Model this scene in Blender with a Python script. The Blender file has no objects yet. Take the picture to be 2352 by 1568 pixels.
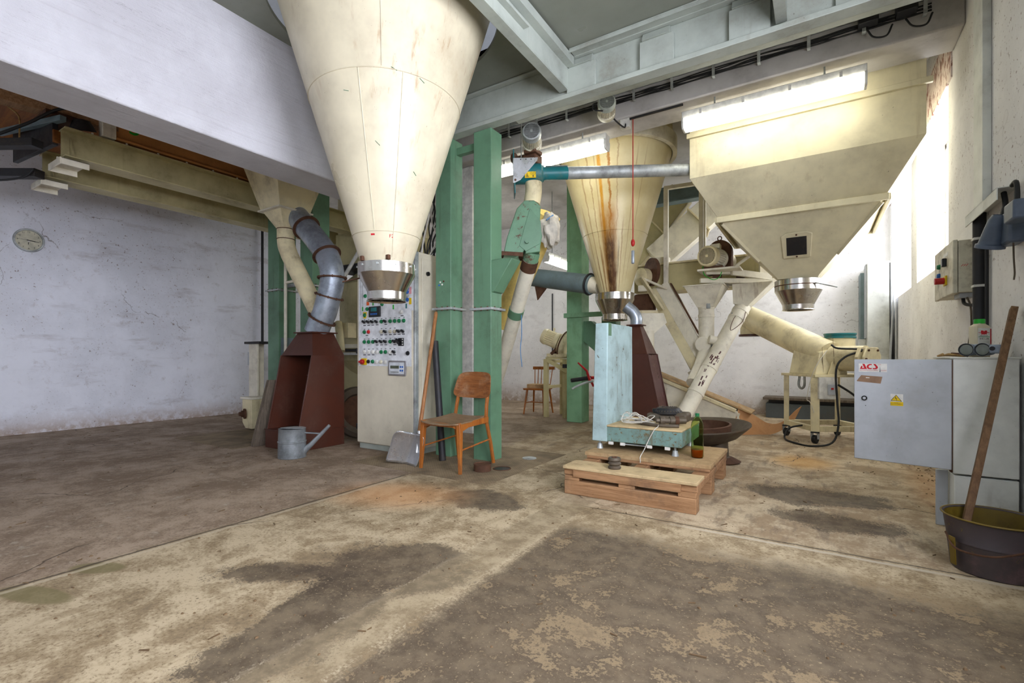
import bpy, bmesh, math, random
from mathutils import Vector as V, Matrix as MX, Quaternion
random.seed(7)
scn = bpy.context.scene
COL = scn.collection
PI = math.pi

# ------------------------------------------------------------------ materials
def lin(c):
    return tuple((v/255/12.92 if v/255 <= .04045 else ((v/255+.055)/1.055)**2.4) for v in c) + (1,)

class G:
    """small node graph helper"""
    def __init__(s, name):
        s.m = bpy.data.materials.new(name); s.m.use_nodes = True
        s.t = s.m.node_tree; s.t.nodes.clear()
        s.out = s.n('ShaderNodeOutputMaterial'); s.b = s.n('ShaderNodeBsdfPrincipled')
        s.l(s.b.outputs[0], s.out.inputs[0])
        s.tc = s.n('ShaderNodeTexCoord').outputs['Object']
    def n(s, t, **k):
        x = s.t.nodes.new(t)
        for a, v in k.items(): setattr(x, a, v)
        return x
    def l(s, a, b): s.t.links.new(a, b)
    def put(s, sock, v):
        if hasattr(v, 'is_linked') or isinstance(v, bpy.types.NodeSocket): s.l(v, sock)
        else: sock.default_value = v
    def mp(s, sc=(1,1,1), loc=(0,0,0), rot=(0,0,0), vec=None):
        x = s.n('ShaderNodeMapping'); s.l(vec or s.tc, x.inputs[0])
        x.inputs['Scale'].default_value = sc; x.inputs['Location'].default_value = loc; x.inputs['Rotation'].default_value = rot
        return x.outputs[0]
    def noise(s, scale, detail=6, rough=.6, vec=None, dist=0):
        x = s.n('ShaderNodeTexNoise'); s.l(vec or s.tc, x.inputs['Vector'])
        x.inputs['Scale'].default_value = scale; x.inputs['Detail'].default_value = detail
        x.inputs['Roughness'].default_value = rough; x.inputs['Distortion'].default_value = dist
        return x.outputs['Fac']
    def voro(s, scale, vec=None, feature='DISTANCE_TO_EDGE'):
        x = s.n('ShaderNodeTexVoronoi', feature=feature); s.l(vec or s.tc, x.inputs['Vector'])
        x.inputs['Scale'].default_value = scale
        return x.outputs['Distance']
    def ma(s, op, a, b=0, c=None):
        x = s.n('ShaderNodeMath', operation=op); s.put(x.inputs[0], a); s.put(x.inputs[1], b)
        if c is not None: s.put(x.inputs[2], c)
        return x.outputs[0]
    def ss(s, x, a, b, o0=0, o1=1):
        n = s.n('ShaderNodeMapRange', interpolation_type='SMOOTHSTEP'); s.put(n.inputs[0], x)
        n.inputs[1].default_value = a; n.inputs[2].default_value = b; n.inputs[3].default_value = o0; n.inputs[4].default_value = o1
        return n.outputs[0]
    def mix(s, f, a, b):
        x = s.n('ShaderNodeMix', data_type='RGBA'); s.put(x.inputs[0], f); s.put(x.inputs[6], a); s.put(x.inputs[7], b)
        return x.outputs[2]
    def xyz(s, vec=None):
        x = s.n('ShaderNodeSeparateXYZ'); s.l(vec or s.tc, x.inputs[0]); return x.outputs
    def bump(s, h, st=.2, d=.01):
        x = s.n('ShaderNodeBump'); s.l(h, x.inputs['Height']); x.inputs['Strength'].default_value = st; x.inputs['Distance'].default_value = d
        s.l(x.outputs[0], s.b.inputs['Normal'])
    def fin(s, col, rough=.5, metal=0, spec=.5):
        s.put(s.b.inputs['Base Color'], col); s.put(s.b.inputs['Roughness'], rough)
        s.b.inputs['Metallic'].default_value = metal; s.b.inputs['Specular IOR Level'].default_value = spec
        return s.m

def paint(name, c, rough=.5, metal=0, dirt=(95,75,50), amt=.35, scale=3, streak=.3, chips=None, chipamt=.0, bump=.06, spec=.4, var=.06):
    """painted or bare surface with blotchy grime, run marks and optional chips of another colour"""
    g = G(name)
    n1 = g.noise(scale, 5, .65)
    n2 = g.noise(scale*9, 4, .7)
    col = g.mix(g.ss(n1, .3, .7, 0, 1), lin(tuple(min(255, v*(1+var)) for v in c)), lin(tuple(v*(1-var) for v in c)))
    grime = g.ma('MULTIPLY', g.ss(n1, .48, .72, 0, amt), g.ss(n2, .35, .65, .3, 1))
    col = g.mix(grime, col, lin(dirt))
    if streak:
        n3 = g.noise(16, 4, .6, g.mp((1, 1, .06)))
        n4 = g.noise(1.6, 3, .5)
        col = g.mix(g.ma('MULTIPLY', g.ss(n3, .56, .72, 0, streak), g.ss(n4, .42, .62)), col, lin(dirt))
    sp = g.noise(55, 3, .6)
    col = g.mix(g.ma('MULTIPLY', g.ss(sp, .68, .74, 0, .7), g.ss(n1, .4, .6)), col, lin(tuple(v*.6 for v in dirt)))
    if chips:
        ch = g.noise(scale*4, 7, .75, None, .6)
        col = g.mix(g.ss(ch, .62-chipamt, .64-chipamt, 0, 1), col, lin(chips))
    r = g.ma('ADD', g.ss(n1, .3, .7, -.08, .14), rough)
    if bump: g.bump(n2, bump, .004)
    return g.fin(col, r, metal, spec)

def flat(name, c, rough=.5, metal=0, spec=.4):
    g = G(name); n = g.noise(14, 4, .6)
    return g.fin(g.mix(g.ss(n, .3, .7), lin(c), lin(tuple(v*.86 for v in c))), rough, metal, spec)

def glow(name, c, st):
    g = G(name); g.b.inputs['Emission Color'].default_value = lin(c); g.b.inputs['Emission Strength'].default_value = st
    return g.fin(lin(c), .4)

def wood(name, c, c2, rough=.5, sc=(2, 30, 30), dirt=(90,75,60), amt=.4, spec=.3):
    g = G(name)
    n = g.noise(1.5, 8, .65, g.mp(sc), .8); d = g.noise(5, 6, .7); f = g.noise(60, 3, .6)
    col = g.mix(g.ss(n, .35, .65), lin(c), lin(c2))
    col = g.mix(g.ss(d, .5, .72, 0, amt), col, lin(dirt))
    col = g.mix(g.ss(f, .66, .74, 0, .5), col, lin(tuple(v*.5 for v in dirt)))
    g.bump(n, .15, .004)
    return g.fin(col, rough, 0, spec)

M = {}
M['cream'] = paint('cream_paint', (206,196,168), .34, amt=.25, streak=.6, dirt=(150,105,55), scale=1.6, bump=.04)
M['cream2'] = paint('cream_paint_dusty', (226,213,172), .45, amt=.45, streak=.4, dirt=(128,98,60), scale=3.2)
M['creamw'] = paint('cream_white_paint', (232,225,204), .42, amt=.35, streak=.45, dirt=(140,112,75), scale=3)
M['yellowc'] = paint('yellow_cream_paint', (232,205,120), .45, amt=.3, dirt=(140,95,45), scale=4)
M['olivecream'] = paint('aged_cream_paint', (196,184,136), .5, amt=.4, dirt=(110,92,55), scale=2)
M['hopperw'] = paint('square_bin_paint', (220,210,176), .42, amt=.18, streak=.22, dirt=(140,110,60), scale=2)
M['green'] = paint('green_paint', (97,134,105), .36, amt=.4, streak=.55, dirt=(66,76,52), scale=2, bump=.05)
M['green2'] = paint('green_paint_rusty', (100,138,108), .45, amt=.5, streak=.7, dirt=(96,62,38), scale=4, chips=(88,60,40), chipamt=.035)
M['greenlt'] = paint('light_green_paint', (128,172,132), .4, amt=.25, dirt=(80,85,55), scale=3)
M['steelgrey'] = paint('grey_paint', (164,170,160), .38, amt=.35, streak=.2, dirt=(112,96,72), scale=2.2)
M['steelgrey2'] = paint('ceiling_grey_paint', (128,131,119), .33, amt=.25, streak=0, dirt=(120,112,95), scale=.9, bump=.05)
M['bluegrey'] = paint('blue_grey_paint', (112,130,134), .45, amt=.3, dirt=(90,90,85))
M['slate'] = paint('slate_grey_paint', (84,90,92), .6, amt=.4, dirt=(110,98,84))
M['teal'] = paint('teal_paint', (28,108,112), .4, amt=.5, dirt=(150,135,95), scale=5)
M['concw'] = paint('whitewashed_concrete', (208,208,212), .9, amt=.16, streak=.0, dirt=(130,115,110), scale=1.3, bump=.35, spec=.15, var=.03)
def beam_mat():
    g = G('formwork_whitewash'); n1 = g.noise(1.2, 7, .65); ln = g.noise(3, 8, .7, g.mp((5, .22, 9)), .3); fn = g.noise(45, 4, .7); cr = g.noise(2.2, 7, .6, g.mp((3, .3, 5)), .5)
    col = g.mix(g.ss(n1, .35, .65), lin((198,197,200)), lin((182,180,183)))
    col = g.mix(g.ss(ln, .52, .72, 0, .35), col, lin((164,158,160)))
    col = g.mix(g.ma('MULTIPLY', g.ss(g.ma('ABSOLUTE', g.ma('SUBTRACT', cr, .5)), .0, .0025, .6, 0), g.ss(n1, .5, .58)), col, lin((104,92,92)))
    col = g.mix(g.ss(fn, .66, .74, 0, .3), col, lin((140,128,126)))
    g.bump(g.ma('ADD', g.ma('MULTIPLY', ln, 2), fn), .5, .01); return g.fin(col, .9, 0, .15)
M['beamw'] = beam_mat()
M['concg'] = paint('grey_concrete', (196,192,188), .9, amt=.35, streak=0, dirt=(130,118,112), scale=1.6, bump=.4, spec=.15)
M['brown'] = paint('brown_paint', (76,40,28), .38, amt=.3, streak=.12, dirt=(112,84,68), scale=3, bump=.05)
M['purple'] = paint('maroon_paint', (82,46,46), .32, amt=.45, streak=.15, dirt=(140,116,112), scale=4)
M['galv'] = paint('galvanised_steel', (160,168,178), .36, .6, dirt=(105,105,105), amt=.4, scale=5, streak=.1, var=.12)
M['galvd'] = paint('dull_galvanised_steel', (172,176,174), .5, .45, dirt=(100,96,88), amt=.5, scale=6, var=.12)
M['oldgalv'] = paint('old_galvanised_steel', (134,139,141), .42, .5, dirt=(96,96,94), amt=.6, scale=6, streak=.2, var=.15)
M['stain'] = paint('stainless_steel', (205,200,192), .2, 1, dirt=(140,120,100), amt=.3, scale=4, streak=.25, var=.05, bump=.02)
M['alu'] = paint('aluminium_sheet', (205,206,208), .3, .9, dirt=(150,145,140), amt=.3, scale=5, bump=.05)
M['rust'] = paint('rusty_steel', (96,66,48), .75, .3, dirt=(60,40,30), amt=.6, scale=8, bump=.25)
M['dark'] = paint('black_steel', (46,46,48), .5, .3, dirt=(96,84,70), amt=.4, scale=5)
M['rubber'] = flat('black_rubber', (30,30,31), .55)
M['greasy'] = paint('greasy_iron', (98,88,75), .55, .4, dirt=(120,100,76), amt=.6, scale=9, bump=.3)
M['scale'] = paint('pale_teal_paint', (166,190,190), .5, amt=.45, streak=.8, dirt=(116,104,80), scale=4, chips=(96,88,70), chipamt=-.01)
M['scale2'] = paint('scratched_teal_paint', (116,146,138), .55, amt=.6, streak=.9, dirt=(110,94,62), scale=7, chips=(110,92,58), chipamt=.04)
M['dusty'] = paint('dust_covered_top', (196,172,130), .85, amt=.4, streak=0, dirt=(120,98,70), scale=7)
M['cab'] = paint('cabinet_paint', (206,198,176), .42, amt=.15, streak=.12, dirt=(130,110,80), scale=1.5, bump=.03)
M['cabgrey'] = paint('grey_cabinet_paint', (178,182,186), .45, amt=.2, streak=.25, dirt=(150,138,110), scale=2.5, bump=.03)
M['cabw'] = paint('white_cabinet_paint', (214,216,210), .5, amt=.35, streak=.25, dirt=(120,112,96), scale=3)
M['panelw'] = flat('white_panel', (236,238,240), .35)
M['boxbeige'] = paint('beige_box_paint', (208,202,180), .5, amt=.65, streak=.45, dirt=(112,86,60), scale=9)
M['chairwood'] = wood('chair_wood', (178,108,46), (146,82,32), .35, (30,30,3))
M['chairply'] = wood('chair_plywood', (146,92,48), (116,68,32), .4, (3,30,30), (196,170,140), .25)
M['seatply'] = wood('worn_seat_plywood', (150,122,92), (122,96,70), .6, (4,26,26), (170,150,124), .5)
M['handle'] = wood('shovel_handle_wood', (166,116,72), (138,90,52), .5, (30,30,2))
M['pallet'] = wood('pallet_wood', (174,134,96), (142,104,70), .8, (2,30,30), (104,84,66), .6)
M['plank'] = wood('weathered_plank', (128,98,70), (98,72,50), .8, (30,30,2), (70,56,42), .6)
M['board'] = wood('chipboard', (198,150,92), (180,132,78), .8, (14,14,14), (140,116,86), .5)
M['boardtop'] = wood('dusty_chipboard', (190,160,118), (168,138,98), .85, (8,8,8), (122,100,74), .6)
M['planks'] = wood('stained_planks', (150,92,34), (118,68,22), .6, (1,14,14), (70,42,18), .5)
M['orange'] = wood('orange_hardboard', (206,156,108), (192,140,92), .6, (2,3,3), (150,104,64), .35)
M['orangebr'] = paint('orange_brown_paint', (186,128,70), .45, amt=.4, dirt=(128,84,44), scale=2, streak=0)
M['oldwood'] = wood('grey_old_board', (112,100,86), (86,76,64), .85, (30,30,2), (64,52,44), .6)
M['lens'] = flat('grey_lens', (120,126,118), .15)
M['bluepl'] = flat('blue_grey_plastic', (86,98,116), .4)
M['ltblue'] = flat('pale_blue_grey_plastic', (150,162,178), .4)
M['white'] = flat('white_plastic', (232,230,222), .4)
M['offw'] = flat('off_white_fabric', (220,212,196), .8)
M['black'] = flat('black_plastic', (22,22,24), .4)
M['ink'] = flat('black_ink', (26,26,28), .6)
M['red'] = flat('red_paint', (196,32,30), .4)
M['redink'] = flat('red_ink', (206,24,40), .6)
M['yellow'] = flat('yellow_sticker', (240,202,10), .5)
M['grn'] = flat('green_button', (22,120,70), .4)
M['brightgreen'] = flat('green_cap', (30,176,44), .4)
M['greenink'] = flat('green_ink', (30,140,70), .6)
M['blue'] = flat('blue_button', (40,100,180), .4)
M['orangeb'] = flat('orange_button', (236,100,30), .4)
M['pink'] = flat('pink_sticker', (240,170,175), .6)
M['lcd'] = flat('lcd', (86,92,72), .25)
M['screen'] = flat('teal_screen', (24,110,112), .25)
M['cardb'] = flat('brown_adhesive_patch', (150,118,92), .7)
M['clockface'] = flat('cream_clock_face', (206,202,178), .5)
M['keypad'] = flat('grey_keypad_bezel', (136,132,132), .45)
M['keyin'] = flat('keypad_overlay', (214,218,222), .35)
M['straw'] = wood('straw', (180,146,92), (140,106,60), .8, (20,20,20))
M['rope'] = flat('red_cord', (190,60,50), .7)
M['bluecord'] = flat('blue_cord', (100,150,200), .7)
M['wire'] = flat('white_cable', (226,220,208), .5)
M['lamp'] = glow('lit_tube_cover', (254,252,238), 7.5)
M['lamp_back'] = glow('lit_tube_cover_back', (250,252,248), 20)
M['daylight'] = glow('daylit_pane', (240,244,255), 5.5)
M['daylight_added'] = glow('added_daylit_pane', (236,240,255), 13)  # glow of the unseen added windows, stronger than the visible panes
M['grate'] = None
def glassmat(name, c, rough=.06):
    g = G(name); g.b.inputs['Transmission Weight'].default_value = 1; g.b.inputs['IOR'].default_value = 1.14
    return g.fin(lin(c), rough)
M['pet'] = glassmat('green_bottle_plastic', (216,234,182))
M['cola'] = flat('orange_red_liquid', (186,62,16), .15)

def grate_mat():
    g = G('chequered_steel_plate'); x, y, z = g.xyz()
    a = g.ma('ABSOLUTE', g.ma('SINE', g.ma('MULTIPLY', g.ma('ADD', x, y), 110))); b = g.ma('ABSOLUTE', g.ma('SINE', g.ma('MULTIPLY', g.ma('SUBTRACT', x, y), 110)))
    h = g.ss(g.ma('MAXIMUM', a, b), .93, .99); n = g.noise(3, 7, .65); n2 = g.noise(24, 4, .6)
    col = g.mix(g.ss(n, .35, .65), lin((154,135,106)), lin((114,98,77)))
    col = g.mix(g.ma('MULTIPLY', h, .3), col, lin((84,72,58)))
    col = g.mix(g.ss(n2, .6, .7, 0, .4), col, lin((176,154,118)))
    g.bump(h, .25, .003)
    return g.fin(col, .75, .1, .3)
M['grate'] = grate_mat()

def floor_mat():
    g = G('worn_concrete_floor'); x, y, z = g.xyz()
    nb = g.noise(.7, 4, .62); n1 = g.noise(2.2, 7, .68, None, .3); n2 = g.noise(9, 6, .7); n3 = g.noise(70, 4, .7); n4 = g.noise(190, 3, .6)
    nst = g.noise(3, 7, .65, g.mp((3.2, .7, 1), rot=(0,0,.12)))
    # pale worn screed in the near bay
    nn = g.ma('ADD', g.ma('MULTIPLY', n1, .5), g.ma('ADD', g.ma('MULTIPLY', n2, .35), g.ma('MULTIPLY', n3, .22)))
    tan = g.mix(g.ss(nn, .47, .60), lin((188,170,139)), lin((142,123,94)))
    tan = g.mix(g.ss(nst, .52, .7, 0, .45), tan, lin((132,112,82)))
    tan = g.mix(g.ss(nn, .57, .66, 0, .8), tan, lin((116,100,78)))
    tan = g.mix(g.ss(n3, .57, .64, 0, .6), tan, lin((104,86,62)))
    # greyer screed in the bay towards the plain wall
    gry = g.mix(g.ss(nn, .46, .60), lin((168,148,126)), lin((130,111,91)))
    gry = g.mix(g.ss(n3, .56, .66, 0, .5), gry, lin((98,84,68)))
    gry = g.mix(g.ss(n2, .57, .66, 0, .55), gry, lin((190,176,156)))
    gry = g.mix(g.ss(nst, .55, .75, 0, .5), gry, lin((118,104,90)))
    wob = g.ma('MULTIPLY', g.ma('SUBTRACT', n2, .5), .12)
    xl = g.ma('ADD', x, wob)
    col = g.mix(g.ss(xl, -2.99, -2.93, 1, 0), tan, gry)
    # bay at the back: sandy pinkish dust
    back = g.mix(g.ss(nn, .46, .60), lin((200,182,152)), lin((158,136,108)))
    back = g.mix(g.ss(nst, .52, .66, 0, .7), back, lin((128,112,94)))
    back = g.mix(g.ss(n3, .58, .7, 0, .5), back, lin((112,92,72)))
    col = g.mix(g.ma('MULTIPLY', g.ss(g.ma('ADD', y, wob), 2.94, 3.02), g.ss(xl, -1.6, -1.45)), col, back)
    col = g.mix(g.ma('MULTIPLY', g.ss(y, 4.3, 4.7), g.ss(x, -3.2, -2.8)), col, back)
    # dark foot-worn bay
    drk = g.mix(g.ss(n2, .38, .62), lin((97,83,65)), lin((71,60,48)))
    drk = g.mix(g.ss(n3, .605, .64, 0, .85), drk, lin((158,142,114)))
    edge = g.ma('ADD', g.ma('MULTIPLY', g.ma('SUBTRACT', n1, .5), 2.4), g.ma('MULTIPLY', g.ma('SUBTRACT', n3, .5), 1.3))
    def blob(cx, cy, rx, ry, rot=0, soft=.12, k=1.1):
        v = g.mp((1,1,1), (0,0,0), (0,0,0)); 
        c, s_ = math.cos(rot), math.sin(rot)
        dx = g.ma('SUBTRACT', x, cx); dy = g.ma('SUBTRACT', y, cy)
        u = g.ma('DIVIDE', g.ma('ADD', g.ma('MULTIPLY', dx, c), g.ma('MULTIPLY', dy, s_)), rx)
        w = g.ma('DIVIDE', g.ma('SUBTRACT', g.ma('MULTIPLY', dy, c), g.ma('MULTIPLY', dx, s_)), ry)
        d = g.ma('SQRT', g.ma('ADD', g.ma('MULTIPLY', u, u), g.ma('MULTIPLY', w, w)))
        return g.ss(g.ma('ADD', d, g.ma('MULTIPLY', edge, k)), 1-soft, 1+soft, 1, 0)
    near = g.ma('MULTIPLY', g.ss(g.ma('ADD', x, g.ma('MULTIPLY', edge, .1)), -1.32, -1.22), g.ss(g.ma('ADD', y, g.ma('MULTIPLY', edge, .25)), 2.45, 2.75, 1, 0))
    near = g.ma('MULTIPLY', near, g.ss(nn, .558, .592, 1, .04))
    col = g.mix(g.ma('MULTIPLY', near, .9), col, drk)
    for b in ((-1.78,1.6,.42,.26,.5), (-1.62,1.1,.2,.42,.2), (-2.05,1.35,.3,.12,.6), (-.05,4.1,.45,.25,0), (.1,3.5,.3,.2,.3), (-2.0,2.75,.3,.2,.1)):
        col = g.mix(g.ma('MULTIPLY', blob(*b), .85), col, drk)
    for b in ((-2.88,.86,.13,.06,.5), (-2.78,.62,.2,.06,.3)):
        col = g.mix(g.ma('MULTIPLY', blob(*b, soft=.15, k=.15), .8), col, lin((118,108,72)))
    # orange feed dust
    col = g.mix(g.ma('MULTIPLY', blob(-2.58,2.5,.40,.26,.4,.75,.5), .6), col, lin((208,152,98)))
    col = g.mix(g.ma('MULTIPLY', blob(-.12,5.35,.22,.30,0,.6,.7), .65), col, lin((206,156,84)))
    col = g.mix(g.ma('MULTIPLY', blob(.78,4.6,.16,.9,0,.6,.8), .45), col, lin((190,140,84)))
    # filled trench along the bay
    tr = g.ma('ABSOLUTE', g.ma('ADD', g.ma('ADD', x, 1.41), g.ma('MULTIPLY', wob, .35)))
    inner = g.ss(y, 3.2, 3.6, 1, 0)
    col = g.mix(g.ma('MULTIPLY', g.ss(tr, .1, .13, .55, 0), inner), col, g.mix(g.ss(n2, .4, .6), lin((150,134,106)), lin((130,115,90))))
    col = g.mix(g.ma('MULTIPLY', g.ss(g.ma('ADD', g.ma('ABSOLUTE', g.ma('SUBTRACT', tr, .12)), g.ma('ADD', g.ma('MULTIPLY', g.ma('SUBTRACT', n1, .42), .16), g.ma('MULTIPLY', g.ma('SUBTRACT', n3, .45), .14))), .012, .026, .8, 0), g.ma('MULTIPLY', inner, g.ss(g.ma('ADD', n1, g.ma('MULTIPLY', n2, .6)), .70, .86, .1, .6))), col, lin((190,176,150)))
    # joints and cracks
    def line(v, w, c, lim=None, st=.9):
        nonlocal col
        f = g.ss(g.ma('ABSOLUTE', v), w*.4, w, st, 0)
        if lim is not None: f = g.ma('MULTIPLY', f, lim)
        col = g.mix(f, col, lin(c))
    w2 = g.ma('MULTIPLY', g.ma('SUBTRACT', n2, .5), .03)
    line(g.ma('ADD', g.ma('ADD', x, 2.95), w2), .014, (78,66,52), g.ss(y, 2.9, 3.0, 1, 0))
    line(g.ma('ADD', g.ma('ADD', x, 2.915), w2), .02, (190,176,150), g.ss(y, 2.6, 2.8, 1, 0), .6)
    line(g.ma('ADD', g.ma('SUBTRACT', y, 2.97), w2), .01, (82,70,56), g.ss(x, -1.4, -1.2))
    line(g.ma('ADD', g.ma('SUBTRACT', y, 2.93), w2), .022, (200,190,170), g.ss(x, -.9, -.5), .7)
    wv = g.n('ShaderNodeVectorMath', operation='ADD'); g.l(g.tc, wv.inputs[0])
    nz = g.n('ShaderNodeTexNoise'); g.l(g.tc, nz.inputs['Vector']); nz.inputs['Scale'].default_value = 1.8; nz.inputs['Detail'].default_value = 5
    sc = g.n('ShaderNodeVectorMath', operation='SCALE'); g.l(nz.outputs['Color'], sc.inputs[0]); sc.inputs['Scale'].default_value = .45
    g.l(sc.outputs[0], wv.inputs[1])
    vo = g.voro(.42, wv.outputs[0])
    ck = g.ma('MULTIPLY', g.ss(vo, .0008, .0032, .8, 0), g.ss(nb, .46, .56))
    col = g.mix(ck, col, lin((76,62,48)))
    col = g.mix(g.ss(n4, .68, .74, 0, .55), col, lin((70,58,46)))
    pits = g.noise(26, 4, .55)
    col = g.mix(g.ss(pits, .7, .73, 0, .8), col, lin((72,58,44)))
    h = g.ma('SUBTRACT', g.ma('ADD', n2, g.ma('MULTIPLY', n3, .4)), g.ma('MULTIPLY', ck, 2))
    g.bump(h, .3, .006)
    return g.fin(col, g.ss(n1, .3, .7, .62, .85), 0, .3)
M['floor'] = floor_mat()

def wall_mat(name, low, base=(232,232,236), crack=.6, stain=.5):
    g = G(name); x, y, z = g.xyz()
    n1 = g.noise(1.1, 8, .65); n2 = g.noise(7, 7, .7); n3 = g.noise(40, 4, .65); st = g.noise(2.5, 6, .65, g.mp((1, .5, 2.2)))
    col = g.mix(g.ss(n1, .35, .65), lin(base), lin(tuple(v*.93 for v in base)))
    col = g.mix(g.ss(st, .54, .72, 0, stain), col, lin((170,162,162)))
    col = g.mix(g.ss(n2, .56, .7, 0, stain*.7), col, lin((176,166,162)))
    foot = g.ss(g.ma('ADD', z, g.ma('MULTIPLY', g.ma('SUBTRACT', n2, .5), .7)), .0, low, 1, 0)
    col = g.mix(g.ma('MULTIPLY', foot, g.ss(n2, .38, .6, .25, .85)), col, lin((150,118,82)))
    col = g.mix(g.ma('MULTIPLY', g.ss(n3, .62, .68, 0, .8), g.ss(n1, .42, .56)), col, lin((120,92,78)))
    col = g.mix(g.ma('MULTIPLY', g.ss(g.noise(22, 3, .6), .66, .70, 0, .7), g.ss(n1, .4, .6)), col, lin((110,80,66)))
    nz = g.n('ShaderNodeTexNoise'); g.l(g.tc, nz.inputs['Vector']); nz.inputs['Scale'].default_value = 1.2; nz.inputs['Detail'].default_value = 6
    wv = g.n('ShaderNodeVectorMath', operation='MULTIPLY_ADD'); g.l(nz.outputs['Color'], wv.inputs[0]); wv.inputs[1].default_value = (1.2,1.2,1.2); g.l(g.tc, wv.inputs[2])
    vo = g.voro(.4, wv.outputs[0])
    col = g.mix(g.ma('MULTIPLY', g.ss(vo, .0008, .003, crack, 0), g.ss(n1, .50, .58)), col, lin((110,96,90)))
    g.bump(g.ma('ADD', n2, g.ma('MULTIPLY', n3, .5)), .3, .008)
    return g.fin(col, .9, 0, .15)
M['walll'] = wall_mat('whitewashed_wall', .3, (236,238,246))
M['wallb'] = wall_mat('whitewashed_back_wall', .5, (240,238,238), .4, .3)
M['wallr'] = wall_mat('whitewashed_wall_spotted', .25, (246,244,243), .15, .15)

def brick_mat():
    g = G('peeling_brick'); n1 = g.noise(3, 8, .7); n2 = g.noise(14, 6, .7, g.mp((1,1,.5)))
    col = g.mix(g.ss(n1, .4, .6), lin((158,112,98)), lin((124,84,72)))
    col = g.mix(g.ss(n2, .40, .52), col, lin((228,214,208)))
    g.bump(n2, .5, .01); return g.fin(col, .9, 0, .1)
M['brick'] = brick_mat()

def rusty_cone():
    g = G('cream_paint_with_rust_runs'); x, y, z = g.xyz()
    ang = g.ma('ARCTAN2', y, x)
    wob = g.ma('SUBTRACT', g.noise(3, 6, .65), .5)
    n1 = g.noise(2, 7, .65); n2 = g.noise(20, 5, .7, g.mp((1,1,.3)))
    col = g.mix(g.ss(n1, .35, .65), lin((230,216,170)), lin((216,198,146)))
    def run(deg, w, c, z0, z1, st):
        nonlocal col
        a = g.ma('ADD', ang, g.ma('MULTIPLY', wob, .12 + .18*math.sin(deg*3.7)))
        f = g.ss(g.ma('ABSOLUTE', g.ma('SUBTRACT', a, math.radians(deg))), w*.35, w, st, 0)
        f = g.ma('MULTIPLY', f, g.ma('MULTIPLY', g.ss(z, z0-.1, z0+.1), g.ss(z, z1-.15, z1+.15, 1, 0)))
        f = g.ma('MULTIPLY', f, g.ss(n2, .3, .6, .7, 1))
        col = g.mix(f, col, lin(c))
    for deg, w, z0, z1, st in ((-112,.03,.4,1.9,.5), (-100,.022,.5,2.2,.55), (-92,.02,.4,2.3,.4), (-66,.018,.5,2.2,.45), (-56,.03,.4,1.2,.5), (-46,.018,.5,2.0,.4), (-124,.03,.4,1.4,.5), (-36,.016,.5,2.0,.35)):
        run(deg, w, (150,92,34), z0, z1, st)
    run(-87, .05, (210,148,20), .5, 2.4, 1.0); run(-76, .035, (176,112,20), .3, 2.4, .95)
    run(-80, .34, (176,116,30), .25, 1.4, .85); run(-99, .07, (150,100,36), .25, .85, .8); run(-112, .05, (140,96,40), .3, .75, .7)
    run(-80, .26, (74,44,18), .25, 1.05, 1.0); run(-71, .16, (92,56,22), .25, .72, .95); run(-62, .05, (110,70,30), .55, .95, .6)
    g.bump(n2, .05, .004); return g.fin(col, .36, 0, .45)
M['rustcone'] = rusty_cone()

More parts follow.
